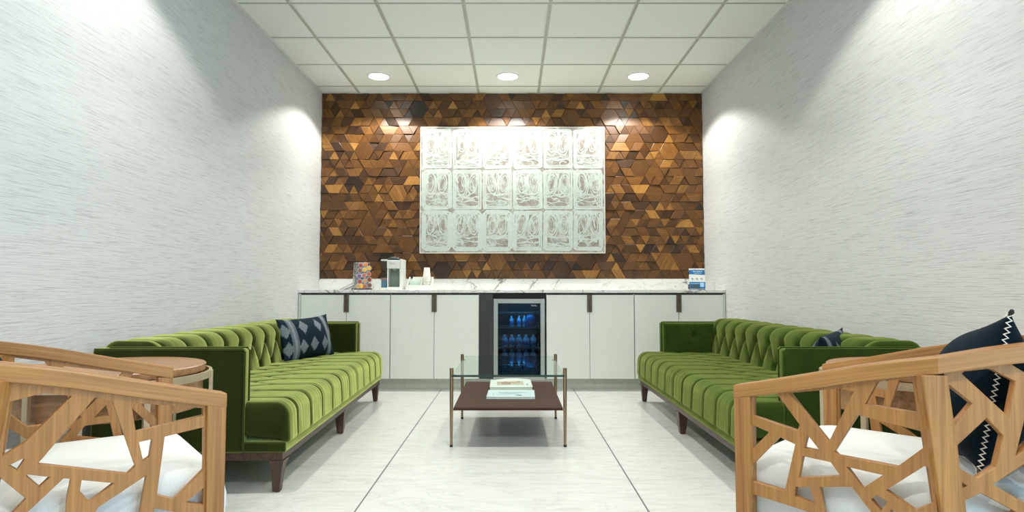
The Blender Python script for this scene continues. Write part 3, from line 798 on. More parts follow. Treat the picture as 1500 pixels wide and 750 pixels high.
def photo_mat():
    s = NT('landscape_print'); f = s.noise(s.coord(scale=(1, 1.6, 1)), 22, 5, 0.65, 1.0)
    s.base(s.ramp(f, [(0.35, (0.10, 0.055, 0.03)), (0.48, (0.50, 0.34, 0.22)), (0.6, (0.80, 0.72, 0.58))]), 0.35); return s.m
patch('cover_photo', -.095, .085, -.075, .055, z1f, photo_mat(), c1)
patch('title_mark', .105, .115, -.085, -.05, z1f, simple('dark_ink', (0.08, 0.08, 0.08), 0.5), c1, n=2)
tb, c2, z2f = book('magazine', 'thin pale blue magazine with a small dark figure, in front of the picture book', (-.006, 4.075, .2375), radians(-1), .300, .265, .014, bc, bc, 0)
dk = simple('dark_figure', (0.06, 0.07, 0.08), 0.5); lt = simple('grey_text', (0.42, 0.48, 0.53), 0.5)
for a, b, c, d, m_ in ((.030, .062, -.085, -.068, dk), (.045, .070, -.092, -.080, dk), (-.08, .10, .02, .035, lt), (-.06, .05, -.02, -.012, lt), (-.115, -.108, -.07, -.02, lt), (-.09, .02, -.07, -.066, lt)):
    patch('printed_mark', a, b, c, d, z2f, m_, c2, n=2)

# ================================================================ SOFAS
def seg_dist(U, V, segs, per):
    """distance from (U,V) to fold segments repeated along U with period per"""
    D = np.full(U.shape, 9.0)
    for (u0, v0, u1, v1) in segs:
        Uc = U - np.round((U - (u0 + u1) / 2) / per) * per
        for sh in (-per, 0, per):
            dx, dy = u1 - u0, v1 - v0; L2 = dx * dx + dy * dy
            t = np.clip(((Uc + sh - u0) * dx + (V - v0) * dy) / L2, 0, 1)
            D = np.minimum(D, np.hypot(Uc + sh - u0 - t * dx, V - v0 - t * dy))
    return D

def profile(pts, step=.008):
    """resample a polyline (with arcs already in it) and give outward normals"""
    P = np.array(pts, float); s = np.concatenate([[0], np.cumsum(np.hypot(*np.diff(P, axis=0).T))])
    n = int(s[-1] / step) + 1; q = np.linspace(0, s[-1], n)
    X = np.interp(q, s, P[:, 0]); Y = np.interp(q, s, P[:, 1])
    k = np.array([1, 2, 3, 2, 1]) / 9
    dx = np.gradient(X); dy = np.gradient(Y); dx = np.convolve(np.pad(dx, 2, 'edge'), k, 'valid'); dy = np.convolve(np.pad(dy, 2, 'edge'), k, 'valid')
    L = np.hypot(dx, dy)
    return q, X, Y, -dy / L, dx / L

def arc(cx, cy, r, a0, a1, n=10): return [(cx + r * cos(radians(a0 + (a1 - a0) * i / n)), cy + r * sin(radians(a0 + (a1 - a0) * i / n))) for i in range(n + 1)]

def tufted(name, x0, x1, prof, segs, btns, per, puff, wf, mat, parent, endr=.03, ripple=0.0, flat_ends=None, xstep=.0060, phase=0.0, vmask=(0, 9)):
    q, Y, Z, ny, nz = profile(prof)
    nx = int((x1 - x0) / xstep) + 1; X = np.linspace(x0, x1, nx)
    U, V = np.meshgrid(X, q, indexing='ij')
    dl = seg_dist(U - phase, V, segs, per)
    H = puff * (1 - np.exp(-dl / wf))
    for (u, v) in btns:
        Uc = (U - phase) - np.round(((U - phase) - u) / per) * per
        r2 = (Uc - u) ** 2 + (V - v) ** 2
        H -= puff * .95 * np.exp(-r2 / .022 ** 2)
    if ripple:
        near = np.exp(-dl / .03)
        rg = np.random.RandomState(3); gx = np.arange(x0 - .1, x1 + .1, .0105); a1 = rg.rand(len(gx)); a2 = rg.rand(len(gx))
        wv = np.clip((V - vmask[0]) / .05, 0, 1) * np.clip((vmask[1] - V) / .05, 0, 1)
        mixv = .5 + .5 * np.sin(V * 23 + U * 11)
        H += ripple * wv * (near + .25) * ((np.interp(U, gx, a1) * mixv + np.interp(U, gx, a2) * (1 - mixv)) * 2 - 1)
    e = np.minimum(U - x0, x1 - U)
    if flat_ends:                                  # smooth block ends, no tufting
        m = np.clip((e - flat_ends * .5) / (flat_ends * .5), 0, 1); m = m * m * (3 - 2 * m); H = H * m + puff * .8 * (1 - m)
    ee = np.clip(e, 0, endr); drop = endr - np.sqrt(np.maximum(0, endr ** 2 - (endr - ee) ** 2))
    edge = np.minimum(1, np.minimum(V - q[0], q[-1] - V) / .02)
    H = H * edge - drop
    P = np.stack([U, Y[None, :] + ny[None, :] * H, Z[None, :] + nz[None, :] * H], -1)
    me = grid_mesh(name, P)
    # close the two ends
    bm = nb(); bm.from_mesh(me); bm.verts.ensure_lookup_table(); nv = P.shape[1]
    for i in (0, nx - 1):
        try: bm.faces.new([bm.verts[i * nv + j] for j in range(nv)])
        except Exception: pass
    bmesh.ops.recalc_face_normals(bm, faces=bm.faces[:])
    me2 = bpy.data.meshes.new(name); bm.to_mesh(me2); bm.free()
    return obj(name, me2, mat, parent, smooth=True, angle=60)

def make_sofa(label, loc, rz):
    t = thing('tufted_sofa', label, 'sofa', loc, rz, 'green tufted velvet sofas facing each other')
    L = 1.19
    # seat: top from the back to the front edge, rounded over and down
    prof = [(-.30, .30), (-.30, .385)] + [(-.28, .393), (.36, .393)] + arc(.375, .333, .060, 90, 0) + [(.440, .235)] + arc(.425, .232, .015, 0, -80)
    # distance along the profile of a given y on top
    base = .085 + sqrt(.02 ** 2 + .008 ** 2)
    vy = lambda y: base + (y + .28)
    per = .21; r1, r2, r3 = vy(-.10), vy(.035), vy(.17); h = per / 2; endv = vy(.36) + .40
    segs = [(0, 0, 0, r1), (0, r1, h, r2), (0, r1, -h, r2), (h, r2, 0, r3), (-h, r2, 0, r3), (0, r3, 0, endv)]
    btn = [(0, r1), (h, r2), (0, r3)]
    tufted('seat', -L + .012, L - .012, prof, segs, btn, per, .012, .011, M_velvet, t, endr=.028, ripple=.0028, flat_ends=.05, vmask=(vy(.20), endv))
    bm = nb(); box(bm, -L + .006, L - .006, -.40, .436, .178, .226); obj('seat_base', bm, M_velvet, t, bevel=.010, seg=3)
    # back pad with crown
    prof = [(-.165, .36)] + [(-.178, .578)] + arc(-.238, .590, .062, 8, 90) + [(-.30, .653)] + arc(-.36, .613, .04, 90, 180) + [(-.405, .54)]
    prof = prof[::-1]
    q, Y, Z, _, _ = profile(prof); tot = q[-1]
    vb = lambda z: tot - (z - .36) * 1.0
    r1, r2 = vb(.575), vb(.425)
    segs = [(0, 0, 0, r1), (0, r1, h * .62, r2), (0, r1, -h * .62, r2), (h * .62, r2, h * .9, tot), (-h * .62, r2, -h * .9, tot)]
    segs = [(0, .10, 0, r1), (0, r1, h, r2), (0, r1, -h, r2), (h, r2, h, tot)]
    btn = [(0, r1), (h, r2)]
    tufted('back_cushion', -L + .056, L - .056, prof, segs, btn, per, .023, .020, M_velvet, t, endr=.02, ripple=.0014, vmask=(0, tot))
    bm = nb(); box(bm, -L, L, -.43, -.375, .178, .645); obj('back_frame', bm, M_velvet, t, bevel=.012, seg=3)
    # arms: outer slab, piping and tufted inner pad
    for sx in (-1, 1):
        xo, xi = sx * (L + .002), sx * (L - .048)
        bm = nb(); box(bm, min(xo, xi), max(xo, xi), -.43, .250, .178, .643); a = obj('arm', bm, M_velvet, t, bevel=.014, seg=4, smooth=True)
        bm = nb()
        tube(bm, [(sx * (L - .001), -.42, .642), (sx * (L - .001), .240, .642), (sx * (L - .001), .249, .632), (sx * (L - .001), .249, .19)], .0045, 8)
        tube(bm, [(sx * (L - .050), -.38, .645), (sx * (L - .050), .242, .645), (sx * (L - .050), .251, .635), (sx * (L - .050), .251, .40)], .0045, 8)
        obj('piping', bm, M_velvet, a, smooth=True)
        # inner pad as a tufted surface
        nxp, nzp = 90, 44
        ys = np.linspace(-.36, .243, nxp); zs = np.linspace(.385, .641, nzp)
        U, V = np.meshgrid(ys, zs, indexing='ij')
        H = np.zeros_like(U) + .052
        for by in (-.005, -.19):
            r2_ = (U - by) ** 2 + (V - .53) ** 2
            H -= .026 * np.exp(-r2_ / .03 ** 2) + .010 * np.exp(-np.abs(U - by) / .008) * (V < .53) + .004 * np.exp(-np.abs(U - by) / .012) * (V >= .53)
            th = np.arctan2(V - .53, U - by); H += .0022 * np.cos(th * 9) * np.exp(-((np.sqrt(r2_) - .04) / .03) ** 2)
        e = np.minimum.reduce([U - ys[0] + .0, ys[-1] - U, zs[-1] - V]); r = .022
        e = np.clip(e, 0, r); H -= (r - np.sqrt(np.maximum(0, r * r - (r - e) ** 2)))
        P = np.stack([sx * (L - .046) - sx * H, U, V], -1)
        F = P.copy(); F[:, :, 0] = sx * (L - .046)
        me = grid_mesh('arm_pad', P)
        bm = nb(); bm.from_mesh(me)
        be = [ed for ed in bm.edges if len(ed.link_faces) == 1]
        ex = bmesh.ops.extrude_edge_only(bm, edges=be)
        for v in [v for v in ex['geom'] if isinstance(v, bmesh.types.BMVert)]: v.co.x = sx * (L - .047)
        bmesh.ops.recalc_face_normals(bm, faces=bm.faces[:])
        me2 = bpy.data.meshes.new('arm_pad'); bm.to_mesh(me2); bm.free()
        obj('arm_pad', me2, M_velvet, t, smooth=True, angle=70)
    # walnut plinth rail
    bm = nb(); box(bm, -L + .015, L - .015, .395, .420, .142, .178); box(bm, -L + .015, L - .015, -.41, -.385, .142, .178)
    box(bm, -L + .015, -L + .04, -.385, .395, .142, .178); box(bm, L - .04, L - .015, -.385, .395, .142, .178)
    obj('plinth_rail', bm, M_rail, t, bevel=.003)
    for px in (-1.135, 0, 1.135):
        for py, s in ((.392, 1), (-.385, -1)):
            bm = nb()
            def sec(z, hx, hy, ox=0, oy=0): return [(px + ox - hx, py + oy - hy, z), (px + ox + hx, py + oy - hy, z), (px + ox + hx, py + oy + hy, z), (px + ox - hx, py + oy + hy, z)]
            sg = (px > 0) - (px < 0)
            if sg: levels = [(.142, .040, .034, 0), (.128, .034, .030, 0), (.108, .026, .026, 0), (.06, .021, .021, 0), (.003, .0165, .0165, 0)]
            else: levels = [(.142, .030, .030, 0), (.06, .024, .024, 0), (.003, .017, .017, 0)]
            lv = []
            for z, hx, hy, o_ in levels:
                ox = sg * (.040 - hx) * .8 if sg else 0
                lv.append([bm.verts.new(p) for p in sec(z, hx, hy, ox)])
            bm.faces.new(lv[0]); bm.faces.new(lv[-1][::-1])
            for A_, B_ in zip(lv, lv[1:]):
                for i in range(4): bm.faces.new((A_[i], B_[i], B_[(i + 1) % 4], A_[(i + 1) % 4]))
            lg = obj('leg', bm, M_leg, t, bevel=.002)
            bm = nb(); o2 = sg * (.040 - .0165) * .8 if sg else 0
            lathe(bm, [(0, 0), (.010, 0), (.010, .003), (0, .003)], 12, (px + o2, py)); obj('glide', bm, M_black, lg)
    return t
sofa = make_sofa('green tufted velvet sofa along the left wall with a patterned cushion at its far end', (-1.478, 4.062, 0), radians(-90 + 1.3))
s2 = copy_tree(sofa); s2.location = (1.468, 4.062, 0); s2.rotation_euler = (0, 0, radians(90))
s2['label'] = 'green tufted velvet sofa along the right wall'
def use_dim_velvet(o):  # swaps the velvet for its copy with the dimness in the colour
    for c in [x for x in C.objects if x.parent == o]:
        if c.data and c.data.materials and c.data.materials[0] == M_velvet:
            c.material_slots[0].link = 'OBJECT'; c.material_slots[0].material = M_velvet_dim
        use_dim_velvet(c)
use_dim_velvet(s2)

# ================================================================ CUSHIONS
def pillow_mesh(name, w, h, th, pat=None, ear=.018, n=84, m=56):
    """two puffed sides, sewn at the edge; stands in the XZ plane, thickness along Y"""
    S = np.linspace(-1, 1, n); T = np.linspace(-1, 1, m)
    U, V = np.meshgrid(S, T, indexing='ij')
    X = U * w / 2 * (1 - .07 * (1 - V * V) ** 0 * (1 - np.abs(V) ** 3) * np.abs(U) ** 2) ; Z = V * h / 2 * (1 - .10 * (1 - np.abs(U) ** 3) * np.abs(V) ** 2)
    B = np.maximum(0, (1 - U ** 2)) ** .62 * np.maximum(0, (1 - V ** 2)) ** .62
    Y = th / 2 * B * (1 + .05 * np.sin(U * 5 + V * 3))
    me = bpy.data.meshes.new(name)
    c = pat(U, V) if pat is not None else np.zeros_like(U)
    vs, fs, cs = [], [], []
    for sgn in (1, -1):
        b = len(vs)
        P = np.stack([X, sgn * Y, Z], -1).reshape(-1, 3); vs += P.tolist(); cs += c.ravel().tolist()
        idx = np.arange(n * m).reshape(n, m) + b
        q = np.stack([idx[:-1, :-1], idx[1:, :-1], idx[1:, 1:], idx[:-1, 1:]], -1).reshape(-1, 4)
        if sgn > 0: q = q[:, ::-1]
        fs += q.tolist()
    me.from_pydata(vs, [], fs)
    ca = me.color_attributes.new('pat', 'FLOAT_COLOR', 'POINT')
    a = np.array(cs); ca.data.foreach_set('color', np.stack([a, a, a, np.ones_like(a)], -1).ravel())
    bm = nb(); bm.from_mesh(me); bmesh.ops.remove_doubles(bm, verts=bm.verts[:], dist=.0003); bmesh.ops.recalc_face_normals(bm, faces=bm.faces[:]); bm.to_mesh(me); bm.free()
    return me
def lumbar_pat(U, V):
    k = np.zeros_like(U)
    for c in (-.66, .66):
        d = np.abs(U - c * 1.0); k = np.maximum(k, (d < .11) * (.55 + .45 * (d < .035)))
    for (a, b) in ((-.30, .50), (.26, .50), (-.02, -.35), (.42, -.38), (-.42, -.40), (-.90, .40), (-.88, -.42), (.9, .1)):
        k = np.maximum(k, ((np.abs(U - a) / .155 + np.abs(V - b) / .34) < 1) * .75)
    return k
Mx = pillow_mesh('lumbar', .56, .33, .16, lumbar_pat)
def put_pillow(o, c, ang, lean, roll=0.0):
    o.rotation_mode = 'XYZ'
    o.matrix_world = Matrix.Translation(c) @ Matrix.Rotation(ang, 4, 'Z') @ Matrix.Rotation(lean, 4, 'X') @ Matrix.Rotation(roll, 4, 'Y')
p1 = obj('patterned_cushion', Mx, M_pattern, smooth=True, angle=180)
setp(p1, 'navy lumbar cushion with pale diamonds and stripes at the left sofa far end', 'cushion', 'patterned sofa cushions')
put_pillow(p1, (-1.535, 4.77, .548), atan2(.54, .225), radians(-14), radians(-2))
p2 = p1.copy(); C.objects.link(p2); p2['label'] = 'navy patterned cushion mostly hidden behind the near arm of the right sofa'
put_pillow(p2, (1.60, 3.25, .536), atan2(-.40, -.30), radians(-10), radians(2))

# ================================================================ ARMCHAIRS WITH FRETWORK SIDES
HL = [[(0.04, 0.623), (0.105, 0.641), (0.161, 0.569), (0.155, 0.552), (0.039, 0.574)], [(0.038, 0.551), (0.083, 0.538), (0.037, 0.487)], [(0.036, 0.447), (0.109, 0.53), (0.149, 0.518), (0.12, 0.394), (0.035, 0.402)], [(0.179, 0.547), (0.21, 0.511), (0.17, 0.512)], [(0.166, 0.492), (0.233, 0.489), (0.255, 0.46), (0.154, 0.435)], [(0.147, 0.412), (0.182, 0.418), (0.195, 0.378), (0.143, 0.387)], [(0.035, 0.369), (0.178, 0.357), (0.186, 0.285), (0.033, 0.285)], [(0.205, 0.424), (0.279, 0.44), (0.321, 0.389), (0.342, 0.353), (0.335, 0.29), (0.225, 0.29)], [(0.136, 0.645), (0.294, 0.677), (0.229, 0.536)], [(0.34, 0.694), (0.411, 0.71), (0.419, 0.633), (0.312, 0.639)], [(0.296, 0.612), (0.427, 0.593), (0.431, 0.56), (0.375, 0.505), (0.249, 0.508), (0.241, 0.515)], [(0.267, 0.485), (0.346, 0.481), (0.301, 0.44)], [(0.351, 0.447), (0.43, 0.518), (0.437, 0.515), (0.444, 0.441), (0.407, 0.415)], [(0.319, 0.419), (0.333, 0.433), (0.354, 0.423), (0.339, 0.396)], [(0.359, 0.407), (0.406, 0.391), (0.445, 0.419), (0.455, 0.29), (0.362, 0.29)]]
HR = [[(0.198, 0.649), (0.044, 0.619), (0.044, 0.601), (0.187, 0.582)], [(0.18, 0.557), (0.153, 0.56), (0.158, 0.519), (0.17, 0.511)], [(0.127, 0.562), (0.042, 0.573), (0.04, 0.469), (0.102, 0.411), (0.14, 0.428)], [(0.077, 0.399), (0.039, 0.426), (0.038, 0.385)], [(0.269, 0.668), (0.236, 0.659), (0.186, 0.502), (0.201, 0.488), (0.368, 0.538)], [(0.418, 0.675), (0.361, 0.688), (0.312, 0.676), (0.391, 0.587), (0.427, 0.564)], [(0.416, 0.543), (0.393, 0.554), (0.39, 0.553), (0.402, 0.531)], [(0.387, 0.517), (0.383, 0.519), (0.345, 0.507), (0.363, 0.489)], [(0.436, 0.532), (0.429, 0.521), (0.385, 0.469), (0.413, 0.437), (0.44, 0.443)], [(0.381, 0.441), (0.321, 0.5), (0.308, 0.497), (0.314, 0.459), (0.316, 0.36), (0.388, 0.40)], [(0.288, 0.49), (0.226, 0.472), (0.272, 0.439), (0.291, 0.465)], [(0.163, 0.478), (0.175, 0.385), (0.275, 0.39), (0.255, 0.425)], [(0.145, 0.4), (0.037, 0.355), (0.037, 0.29), (0.150, 0.29)], [(.172, .345), (.29, .35), (.30, .29), (.18, .29)], [(.33, .33), (.44, .41), (.45, .29), (.33, .29)]]
H2 = [[(0.039, 0.699), (0.086, 0.659), (0.048, 0.613)], [(0.067, 0.724), (0.072, 0.729), (0.126, 0.736), (0.175, 0.709), (0.158, 0.633)], [(0.169, 0.746), (0.232, 0.755), (0.228, 0.707)], [(0.114, 0.628), (0.146, 0.591), (0.128, 0.523), (0.09, 0.497), (0.056, 0.518), (0.053, 0.568)], [(0.201, 0.666), (0.169, 0.546), (0.216, 0.584)], [(0.059, 0.487), (0.069, 0.48), (0.06, 0.474)], [(0.064, 0.449), (0.096, 0.466), (0.166, 0.428), (0.138, 0.38), (0.069, 0.38)], [(0.122, 0.485), (0.186, 0.531), (0.212, 0.503), (0.202, 0.438)], [(.07, .355), (.14, .355), (.19, .39), (.215, .29), (.08, .29)]]
H3 = [[(.02, .76), (.12, .765), (.07, .66), (.02, .64)], [(.15, .765), (.26, .765), (.22, .67), (.11, .665)], [(.29, .765), (.375, .765), (.375, .69), (.26, .66)], [(.02, .61), (.07, .63), (.12, .53), (.02, .50)], [(.10, .64), (.20, .64), (.24, .52), (.15, .53)], [(.24, .63), (.375, .66), (.375, .56), (.27, .53)], [(.02, .47), (.13, .50), (.16, .40), (.02, .38)], [(.17, .50), (.26, .49), (.30, .40), (.19, .39)], [(.29, .51), (.375, .53), (.375, .38), (.33, .39)], [(.02, .35), (.16, .36), (.18, .29), (.02, .29)], [(.20, .36), (.375, .35), (.375, .29), (.21, .29)]]
def plate_mesh(name, outer, holes, th):
    cu = bpy.data.curves.new(name, 'CURVE'); cu.dimensions = '2D'; cu.fill_mode = 'BOTH'; cu.extrude = th / 2
    for poly in [outer] + holes:
        sp = cu.splines.new('POLY'); sp.points.add(len(poly) - 1); sp.use_cyclic_u = True
        for p, q in zip(sp.points, poly): p.co = (q[0], q[1], 0, 1)
    o = bpy.data.objects.new(name, cu); C.objects.link(o)
    me = bpy.data.meshes.new_from_object(o.evaluated_get(bpy.context.evaluated_depsgraph_get())); bpy.data.objects.remove(o)
    bm = nb(); bm.from_mesh(me); bmesh.ops.remove_doubles(bm, verts=bm.verts[:], dist=1e-5); bmesh.ops.recalc_face_normals(bm, faces=bm.faces[:])
    me2 = bpy.data.meshes.new(name); bm.to_mesh(me2); bm.free()
    return me2
def place_mesh(me, origin, du, th_shift=0.0):
    """plate coordinates (s, z) -> chair space: origin + s*du, height z"""
    du = Vector((du[0], du[1], 0)).normalized(); nn = Vector((du.y, -du.x, 0))
    for v in me.vertices:
        s, z, d = v.co
        v.co = Vector((origin[0], origin[1], 0)) + du * s + Vector((0, 0, z)) + nn * (d + th_shift)
    me.update()
RAILZ = [(-.007, .652), (.10, .677), (.20, .702), (.32, .733), (.43, .756), (.60, .783), (.72, .797), (.95, .797)]
def rz_at(s):
    for (a, b), (c, d) in zip(RAILZ, RAILZ[1:]):
        if s <= c: return b + (d - b) * (s - a) / (c - a)
    return RAILZ[-1][1]

def make_chair(label, loc, rot):
    t = thing('fretwork_armchair', label, 'armchair', loc, rot, 'oak fretwork armchairs')
    hw = .36; yp = .455; fa = radians(38); fl = .25
    cL = (hw - fl * sin(fa), yp + fl * cos(fa))          # corner where facet meets back
    # path of the outer face, from left front round to right front
    path = [(hw, -.007), (hw, yp + .01), (cL[0], cL[1] + .006), (-cL[0], cL[1] + .006), (-hw, yp + .01), (-hw, -.007)]
    # distance along for heights
    dist = [0]
    for a, b in zip(path, path[1:]): dist.append(dist[-1] + sqrt((a[0] - b[0]) ** 2 + (a[1] - b[1]) ** 2))
    tot = dist[-1]
    # arm rail: rectangular section swept round, inner offset by 0.046
    def inner(i, w):
        def nrm(a, b):
            dx, dy = b[0] - a[0], b[1] - a[1]; L = sqrt(dx * dx + dy * dy); return (-dy / L, dx / L)
        if i == 0: n = nrm(path[0], path[1]); return (path[0][0] + n[0] * w, path[0][1] + n[1] * w)
        if i == len(path) - 1: n = nrm(path[-2], path[-1]); return (path[-1][0] + n[0] * w, path[-1][1] + n[1] * w)
        n1 = nrm(path[i - 1], path[i]); n2 = nrm(path[i], path[i + 1]); mx, my = n1[0] + n2[0], n1[1] + n2[1]; L = sqrt(mx * mx + my * my); mx /= L; my /= L
        k = w / (mx * n1[0] + my * n1[1]); return (path[i][0] + mx * k, path[i][1] + my * k)
    secs = []
    pts_o, pts_i, hs = [], [], []
    for i in range(len(path) - 1):
        n = 6
        for k in range(n + (i == len(path) - 2)):
            f = k / n; po = path[i]; qo = path[i + 1]; pi_, qi = inner(i, .046), inner(i + 1, .046)
            pts_o.append((po[0] + (qo[0] - po[0]) * f, po[1] + (qo[1] - po[1]) * f)); pts_i.append((pi_[0] + (qi[0] - pi_[0]) * f, pi_[1] + (qi[1] - pi_[1]) * f))
            d = dist[i] + (dist[i + 1] - dist[i]) * f; d = min(d, tot - d); hs.append(rz_at(d - .007))
    bm = nb(); rings = []
    for o_, i_, h in zip(pts_o, pts_i, hs):
        rings.append([bm.verts.new((o_[0], o_[1], h)), bm.verts.new((i_[0], i_[1], h)), bm.verts.new((i_[0], i_[1], h - .037)), bm.verts.new((o_[0], o_[1], h - .037))])
    bm.faces.new(rings[0]); bm.faces.new(rings[-1][::-1])
    uvl = bm.loops.layers.uv.new('UVMap'); run_ = 0.0
    for q, (a, b) in enumerate(zip(rings, rings[1:])):
        d_ = (a[0].co - b[0].co).length
        for k in range(4):
            f = bm.faces.new((a[k], b[k], b[(k + 1) % 4], a[(k + 1) % 4]))
            for l, uv in zip(f.loops, ((run_, k * .045), (run_ + d_, k * .045), (run_ + d_, k * .045 + .045), (run_, k * .045 + .045))): l[uvl].uv = uv
        run_ += d_
    obj('arm_rail', bm, M_oakuv, t, bevel=.003, seg=2)
    for sx in (1, -1):
        # front post
        bm = nb(); frustum(bm, [(sx * hw, -.006, .0), (sx * (hw - .042), -.006, .0), (sx * (hw - .042), .030, .0), (sx * hw, .030, .0)],
                           [(sx * hw, -.006, .617), (sx * (hw - .045), -.006, .617), (sx * (hw - .045), .038, .622), (sx * hw, .038, .627)])
        obj('front_leg', bm, M_oak['z'], t, bevel=.003)
        # rear post, leaning, turned with the facet
        dx, dy = -sx * sin(fa), cos(fa); ix, iy = -sx * cos(fa), -sin(fa)
        def sec(z, s0, s1, dep):
            ox, oy = sx * hw, yp
            return [(ox + dx * s + ix * e, oy + dy * s + iy * e, z) for s, e in ((s0, -.002), (s1, -.002), (s1, dep), (s0, dep))]
        bm = nb(); frustum(bm, sec(0, .055, .090, .040), sec(.722, -.024, .030, .046)); obj('rear_leg', bm, M_oak['z'], t, bevel=.003)
        # fretwork panels
        H = HL if sx > 0 else HR
        outer = [(.030, .262), (.462, .262), (.440, .60), (.425, .719), (.32, .700), (.20, .668), (.030, .631)]
        me = plate_mesh('side_fretwork', outer, H, .020)
        place_mesh(me, (sx * (hw - .024), 0), (0, 1)); obj('side_fretwork', me, M_fret, t, bevel=.0015, seg=1)
        outer = [(.045, .262), (.243, .262), (.243, .765), (.168, .755), (.028, .735), (.034, .60)]
        me = plate_mesh('corner_fretwork', outer, H2, .020)
        place_mesh(me, (sx * hw + ix * .024, yp + iy * .024), (dx, dy)); obj('corner_fretwork', me, M_fret, t, bevel=.0015, seg=1)
    w3 = 2 * cL[0]
    outer = [(.0, .262), (w3, .262), (w3, .785), (0, .785)]
    me = plate_mesh('back_fretwork', outer, [[(p[0] * w3 / .395, p[1]) for p in h] for h in H3], .020)
    place_mesh(me, (-cL[0], cL[1] - .020), (1, 0)); obj('back_fretwork', me, M_fret, t, bevel=.0015, seg=1)
    # seat frame
    k = .05
    poly = [(hw - k, .0), (hw - k, yp - .01), (cL[0] - .03, cL[1] - .045), (-cL[0] + .03, cL[1] - .045), (-hw + k, yp - .01), (-hw + k, .0)]
    bm = nb(); prism(bm, poly, .255, .300); obj('seat_frame', bm, M_leg, t, bevel=.004)
    # upholstered seat: rounded outline lofted through inset layers
    out = [(hw - .052, -.030), (hw - .052, yp - .005), (cL[0] - .032, cL[1] - .050), (-cL[0] + .032, cL[1] - .050), (-hw + .052, yp - .005), (-hw + .052, -.030)]
    def rounded(poly, ins, r):
        n = len(poly); res = []
        cx = sum(p[0] for p in poly) / n; cy = sum(p[1] for p in poly) / n
        P = []
        for i in range(n):
            a, b, c = Vector(poly[i - 1]), Vector(poly[i]), Vector(poly[(i + 1) % n])
            n1 = Vector((-(b - a).y, (b - a).x)).normalized(); n2 = Vector((-(c - b).y, (c - b).x)).normalized()
            m = (n1 + n2).normalized(); P.append(b + m * ins / max(.3, m.dot(n1)))
        for i in range(n):
            a, b, c = P[i - 1], P[i], P[(i + 1) % n]
            u = (a - b).normalized(); v = (c - b).normalized(); half = math.acos(max(-1, min(1, u.dot(v)))) / 2
            d = min(r / math.tan(half), (a - b).length * .48, (c - b).length * .48)
            p0, p2 = b + u * d, b + v * d
            for k in range(7):
                f = k / 6; res.append(p0 * (1 - f) ** 2 + b * 2 * f * (1 - f) + p2 * f ** 2)
        return res
    bm = nb(); rings = []
    for ins, z, r in [(.012, .300, .05), (.002, .306, .055), (0, .32, .06), (-.004, .35, .06), (-.004, .385, .06), (.002, .415, .06), (.012, .438, .055), (.030, .453, .05), (.055, .461, .045), (.12, .467, .03), (.2, .470, .02)]:
        rings.append([bm.verts.new((p.x, p.y, z)) for p in rounded(out, ins, r)])
    bm.faces.new(rings[0]); bm.faces.new(rings[-1][::-1])
    for a, b in zip(rings, rings[1:]):
        n = len(a)
        for i in range(n): bm.faces.new((a[i], a[(i + 1) % n], b[(i + 1) % n], b[i]))
    obj('seat_cushion', bm, M_linen, t, smooth=True, angle=70)
    return t
aL = atan2(.787, -.617); aR = atan2(-.711, -.703)
ch = make_chair('oak fretwork armchair at the left edge, its front beside the left sofa', (-.713 - .617 * .36, 1.59 + .787 * .36, 0), aL)
c2 = copy_tree(ch); c2.location = (.602 + .703 * .36, 1.727 + .711 * .36, 0); c2.rotation_euler = (0, 0, aR)
c2['label'] = 'oak fretwork armchair at the right edge with a large navy stitched cushion'

# navy cushions with a white stitched seam
def stitched(label, chair, lx, ly, rzl, lean, roll, W_=.40, H_=.37, z=.648):
    t = thing('navy_cushion', label, 'cushion', (0, 0, 0), 0, 'navy cushions on the armchairs')
    me = pillow_mesh('cover', W_, H_, .22, n=50, m=50)
    obj('cover', me, M_navy, t, smooth=True, angle=180)
    pts = []
    n = 56
    def edge(u, v): return (u * W_ / 2 * (1 - .07 * (1 - abs(v) ** 3) * abs(u) ** 2), v * H_ / 2 * (1 - .10 * (1 - abs(u) ** 3) * abs(v) ** 2))
    loop = [(-1 + 2 * i / n, 1) for i in range(n)] + [(1, 1 - 2 * i / n) for i in range(n)] + [(1 - 2 * i / n, -1) for i in range(n)] + [(-1, -1 + 2 * i / n) for i in range(n)]
    bm = nb(); q = []
    for i, (u, v) in enumerate(loop):
        x, zz = edge(u, v); s = .0048 if i % 2 else -.0048
        L = sqrt(x * x + zz * zz); q.append((x + x / L * .002, s, zz + zz / L * .002))
    tube(bm, q, .0023, 5, closed=True); obj('stitched_seam', bm, M_thread, t)
    for u in (-1, 1):
        for v in (-1, 1):
            bm = nb(); x, zz = edge(u, v); tube(bm, [(x * .95, 0, zz * .95), (x * 1.0, 0, zz * 1.0), (x * 1.025, 0, zz * 1.025)], [.004, .006, .004], 8)
            obj('corner_tassel', bm, M_black, t)
    m = chair.matrix_basis @ Matrix.Translation((lx, ly, z)) @ Matrix.Rotation(rzl, 4, 'Z') @ Matrix.Rotation(lean, 4, 'X') @ Matrix.Rotation(roll, 4, 'Y')
    t.matrix_basis = m
    return t
stitched('large navy cushion with white zigzag seam leaning in the right armchair', c2, .02, .49, radians(14), radians(-12), radians(-9))
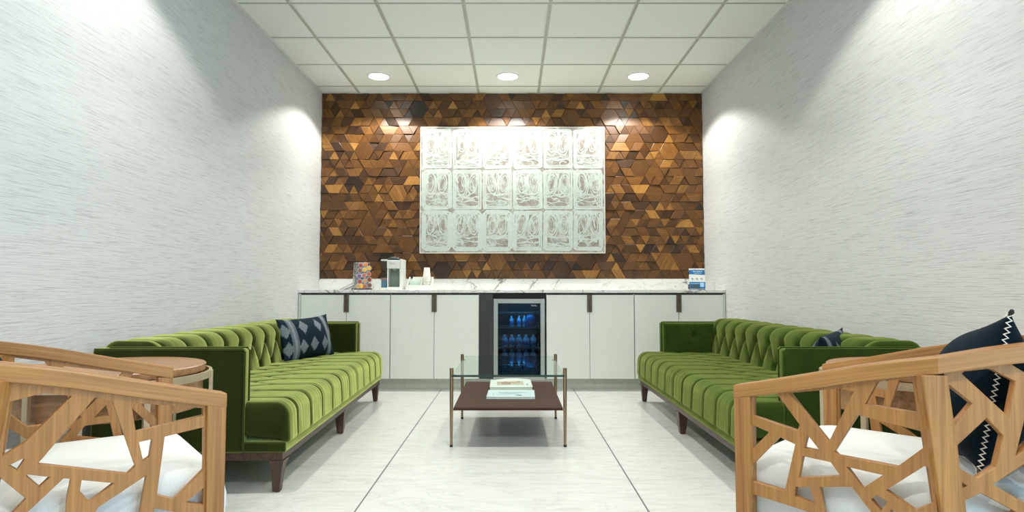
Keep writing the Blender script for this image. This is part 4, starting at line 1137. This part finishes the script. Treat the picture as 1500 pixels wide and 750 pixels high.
stitched('dark navy cushion leaning in the left armchair behind its open fretwork', ch, -.0, .53, radians(0), radians(-8), radians(0))

# ================================================================ SIDE TABLES
def side_table(label, loc, rz):
    t = thing('drum_side_table', label, 'side table', loc, rz, 'round drum side tables')
    R = .355; zt = .615
    bm = nb(); lathe(bm, [(0, zt - .030), (.322, zt - .030), (.330, zt - .026), (.332, zt - .003), (.328, zt), (0, zt)], 64); obj('table_top', bm, M_top, t, smooth=True)
    bm = nb(); lathe(bm, [(R - .012, zt - .055), (R, zt - .055), (R, zt - .028), (R - .012, zt - .028), (R - .012, zt - .055)], 64)
    obj('upper_ring', bm, M_gold, t, smooth=True)
    bm = nb(); lathe(bm, [(R - .012, .012), (R, .012), (R, .034), (R - .012, .034), (R - .012, .012)], 64); obj('lower_ring', bm, M_gold, t, smooth=True)
    bm = nb(); lathe(bm, [(0, .45), (.318, .45), (.322, .455), (.322, zt - .042), (.318, zt - .038), (0, zt - .038)], 64); obj('drum', bm, M_top, t, smooth=True)
    bm = nb(); lathe(bm, [(0, zt - .038), (.20, zt - .038), (.20, zt - .030), (0, zt - .030)], 32); obj('spacer', bm, M_leg, t, smooth=True)
    for k in range(6):
        a = radians(20 + 60 * k); ux, uy = cos(a), sin(a)
        def sec(z): return [(ux * r_ - uy * w_, uy * r_ + ux * w_, z) for r_, w_ in ((R - .010, -.011), (R + .004, -.011), (R + .004, .011), (R - .010, .011))]
        bm = nb(); frustum(bm, sec(0), sec(zt - .030)); l = obj('leg', bm, M_gold, t, bevel=.001, seg=1)
        def sec2(r, z): return [(ux * r - uy * w_, uy * r + ux * w_, z + h_) for w_, h_ in ((-.008, -.006), (.008, -.006), (.008, .006), (-.008, .006))]
        bm = nb(); frustum(bm, sec2(.315, .462), sec2(R - .008, .462)); obj('bracket', bm, M_gold, l)
    return t
st = side_table('round wooden drum side table with a pale metal frame behind the left armchair', (-1.552, 2.478, 0), 0)
s3 = copy_tree(st); s3.location = (1.585, 2.478, 0); s3.rotation_euler = (0, 0, radians(7))
s3['label'] = 'round wooden drum side table mostly hidden behind the right armchair'
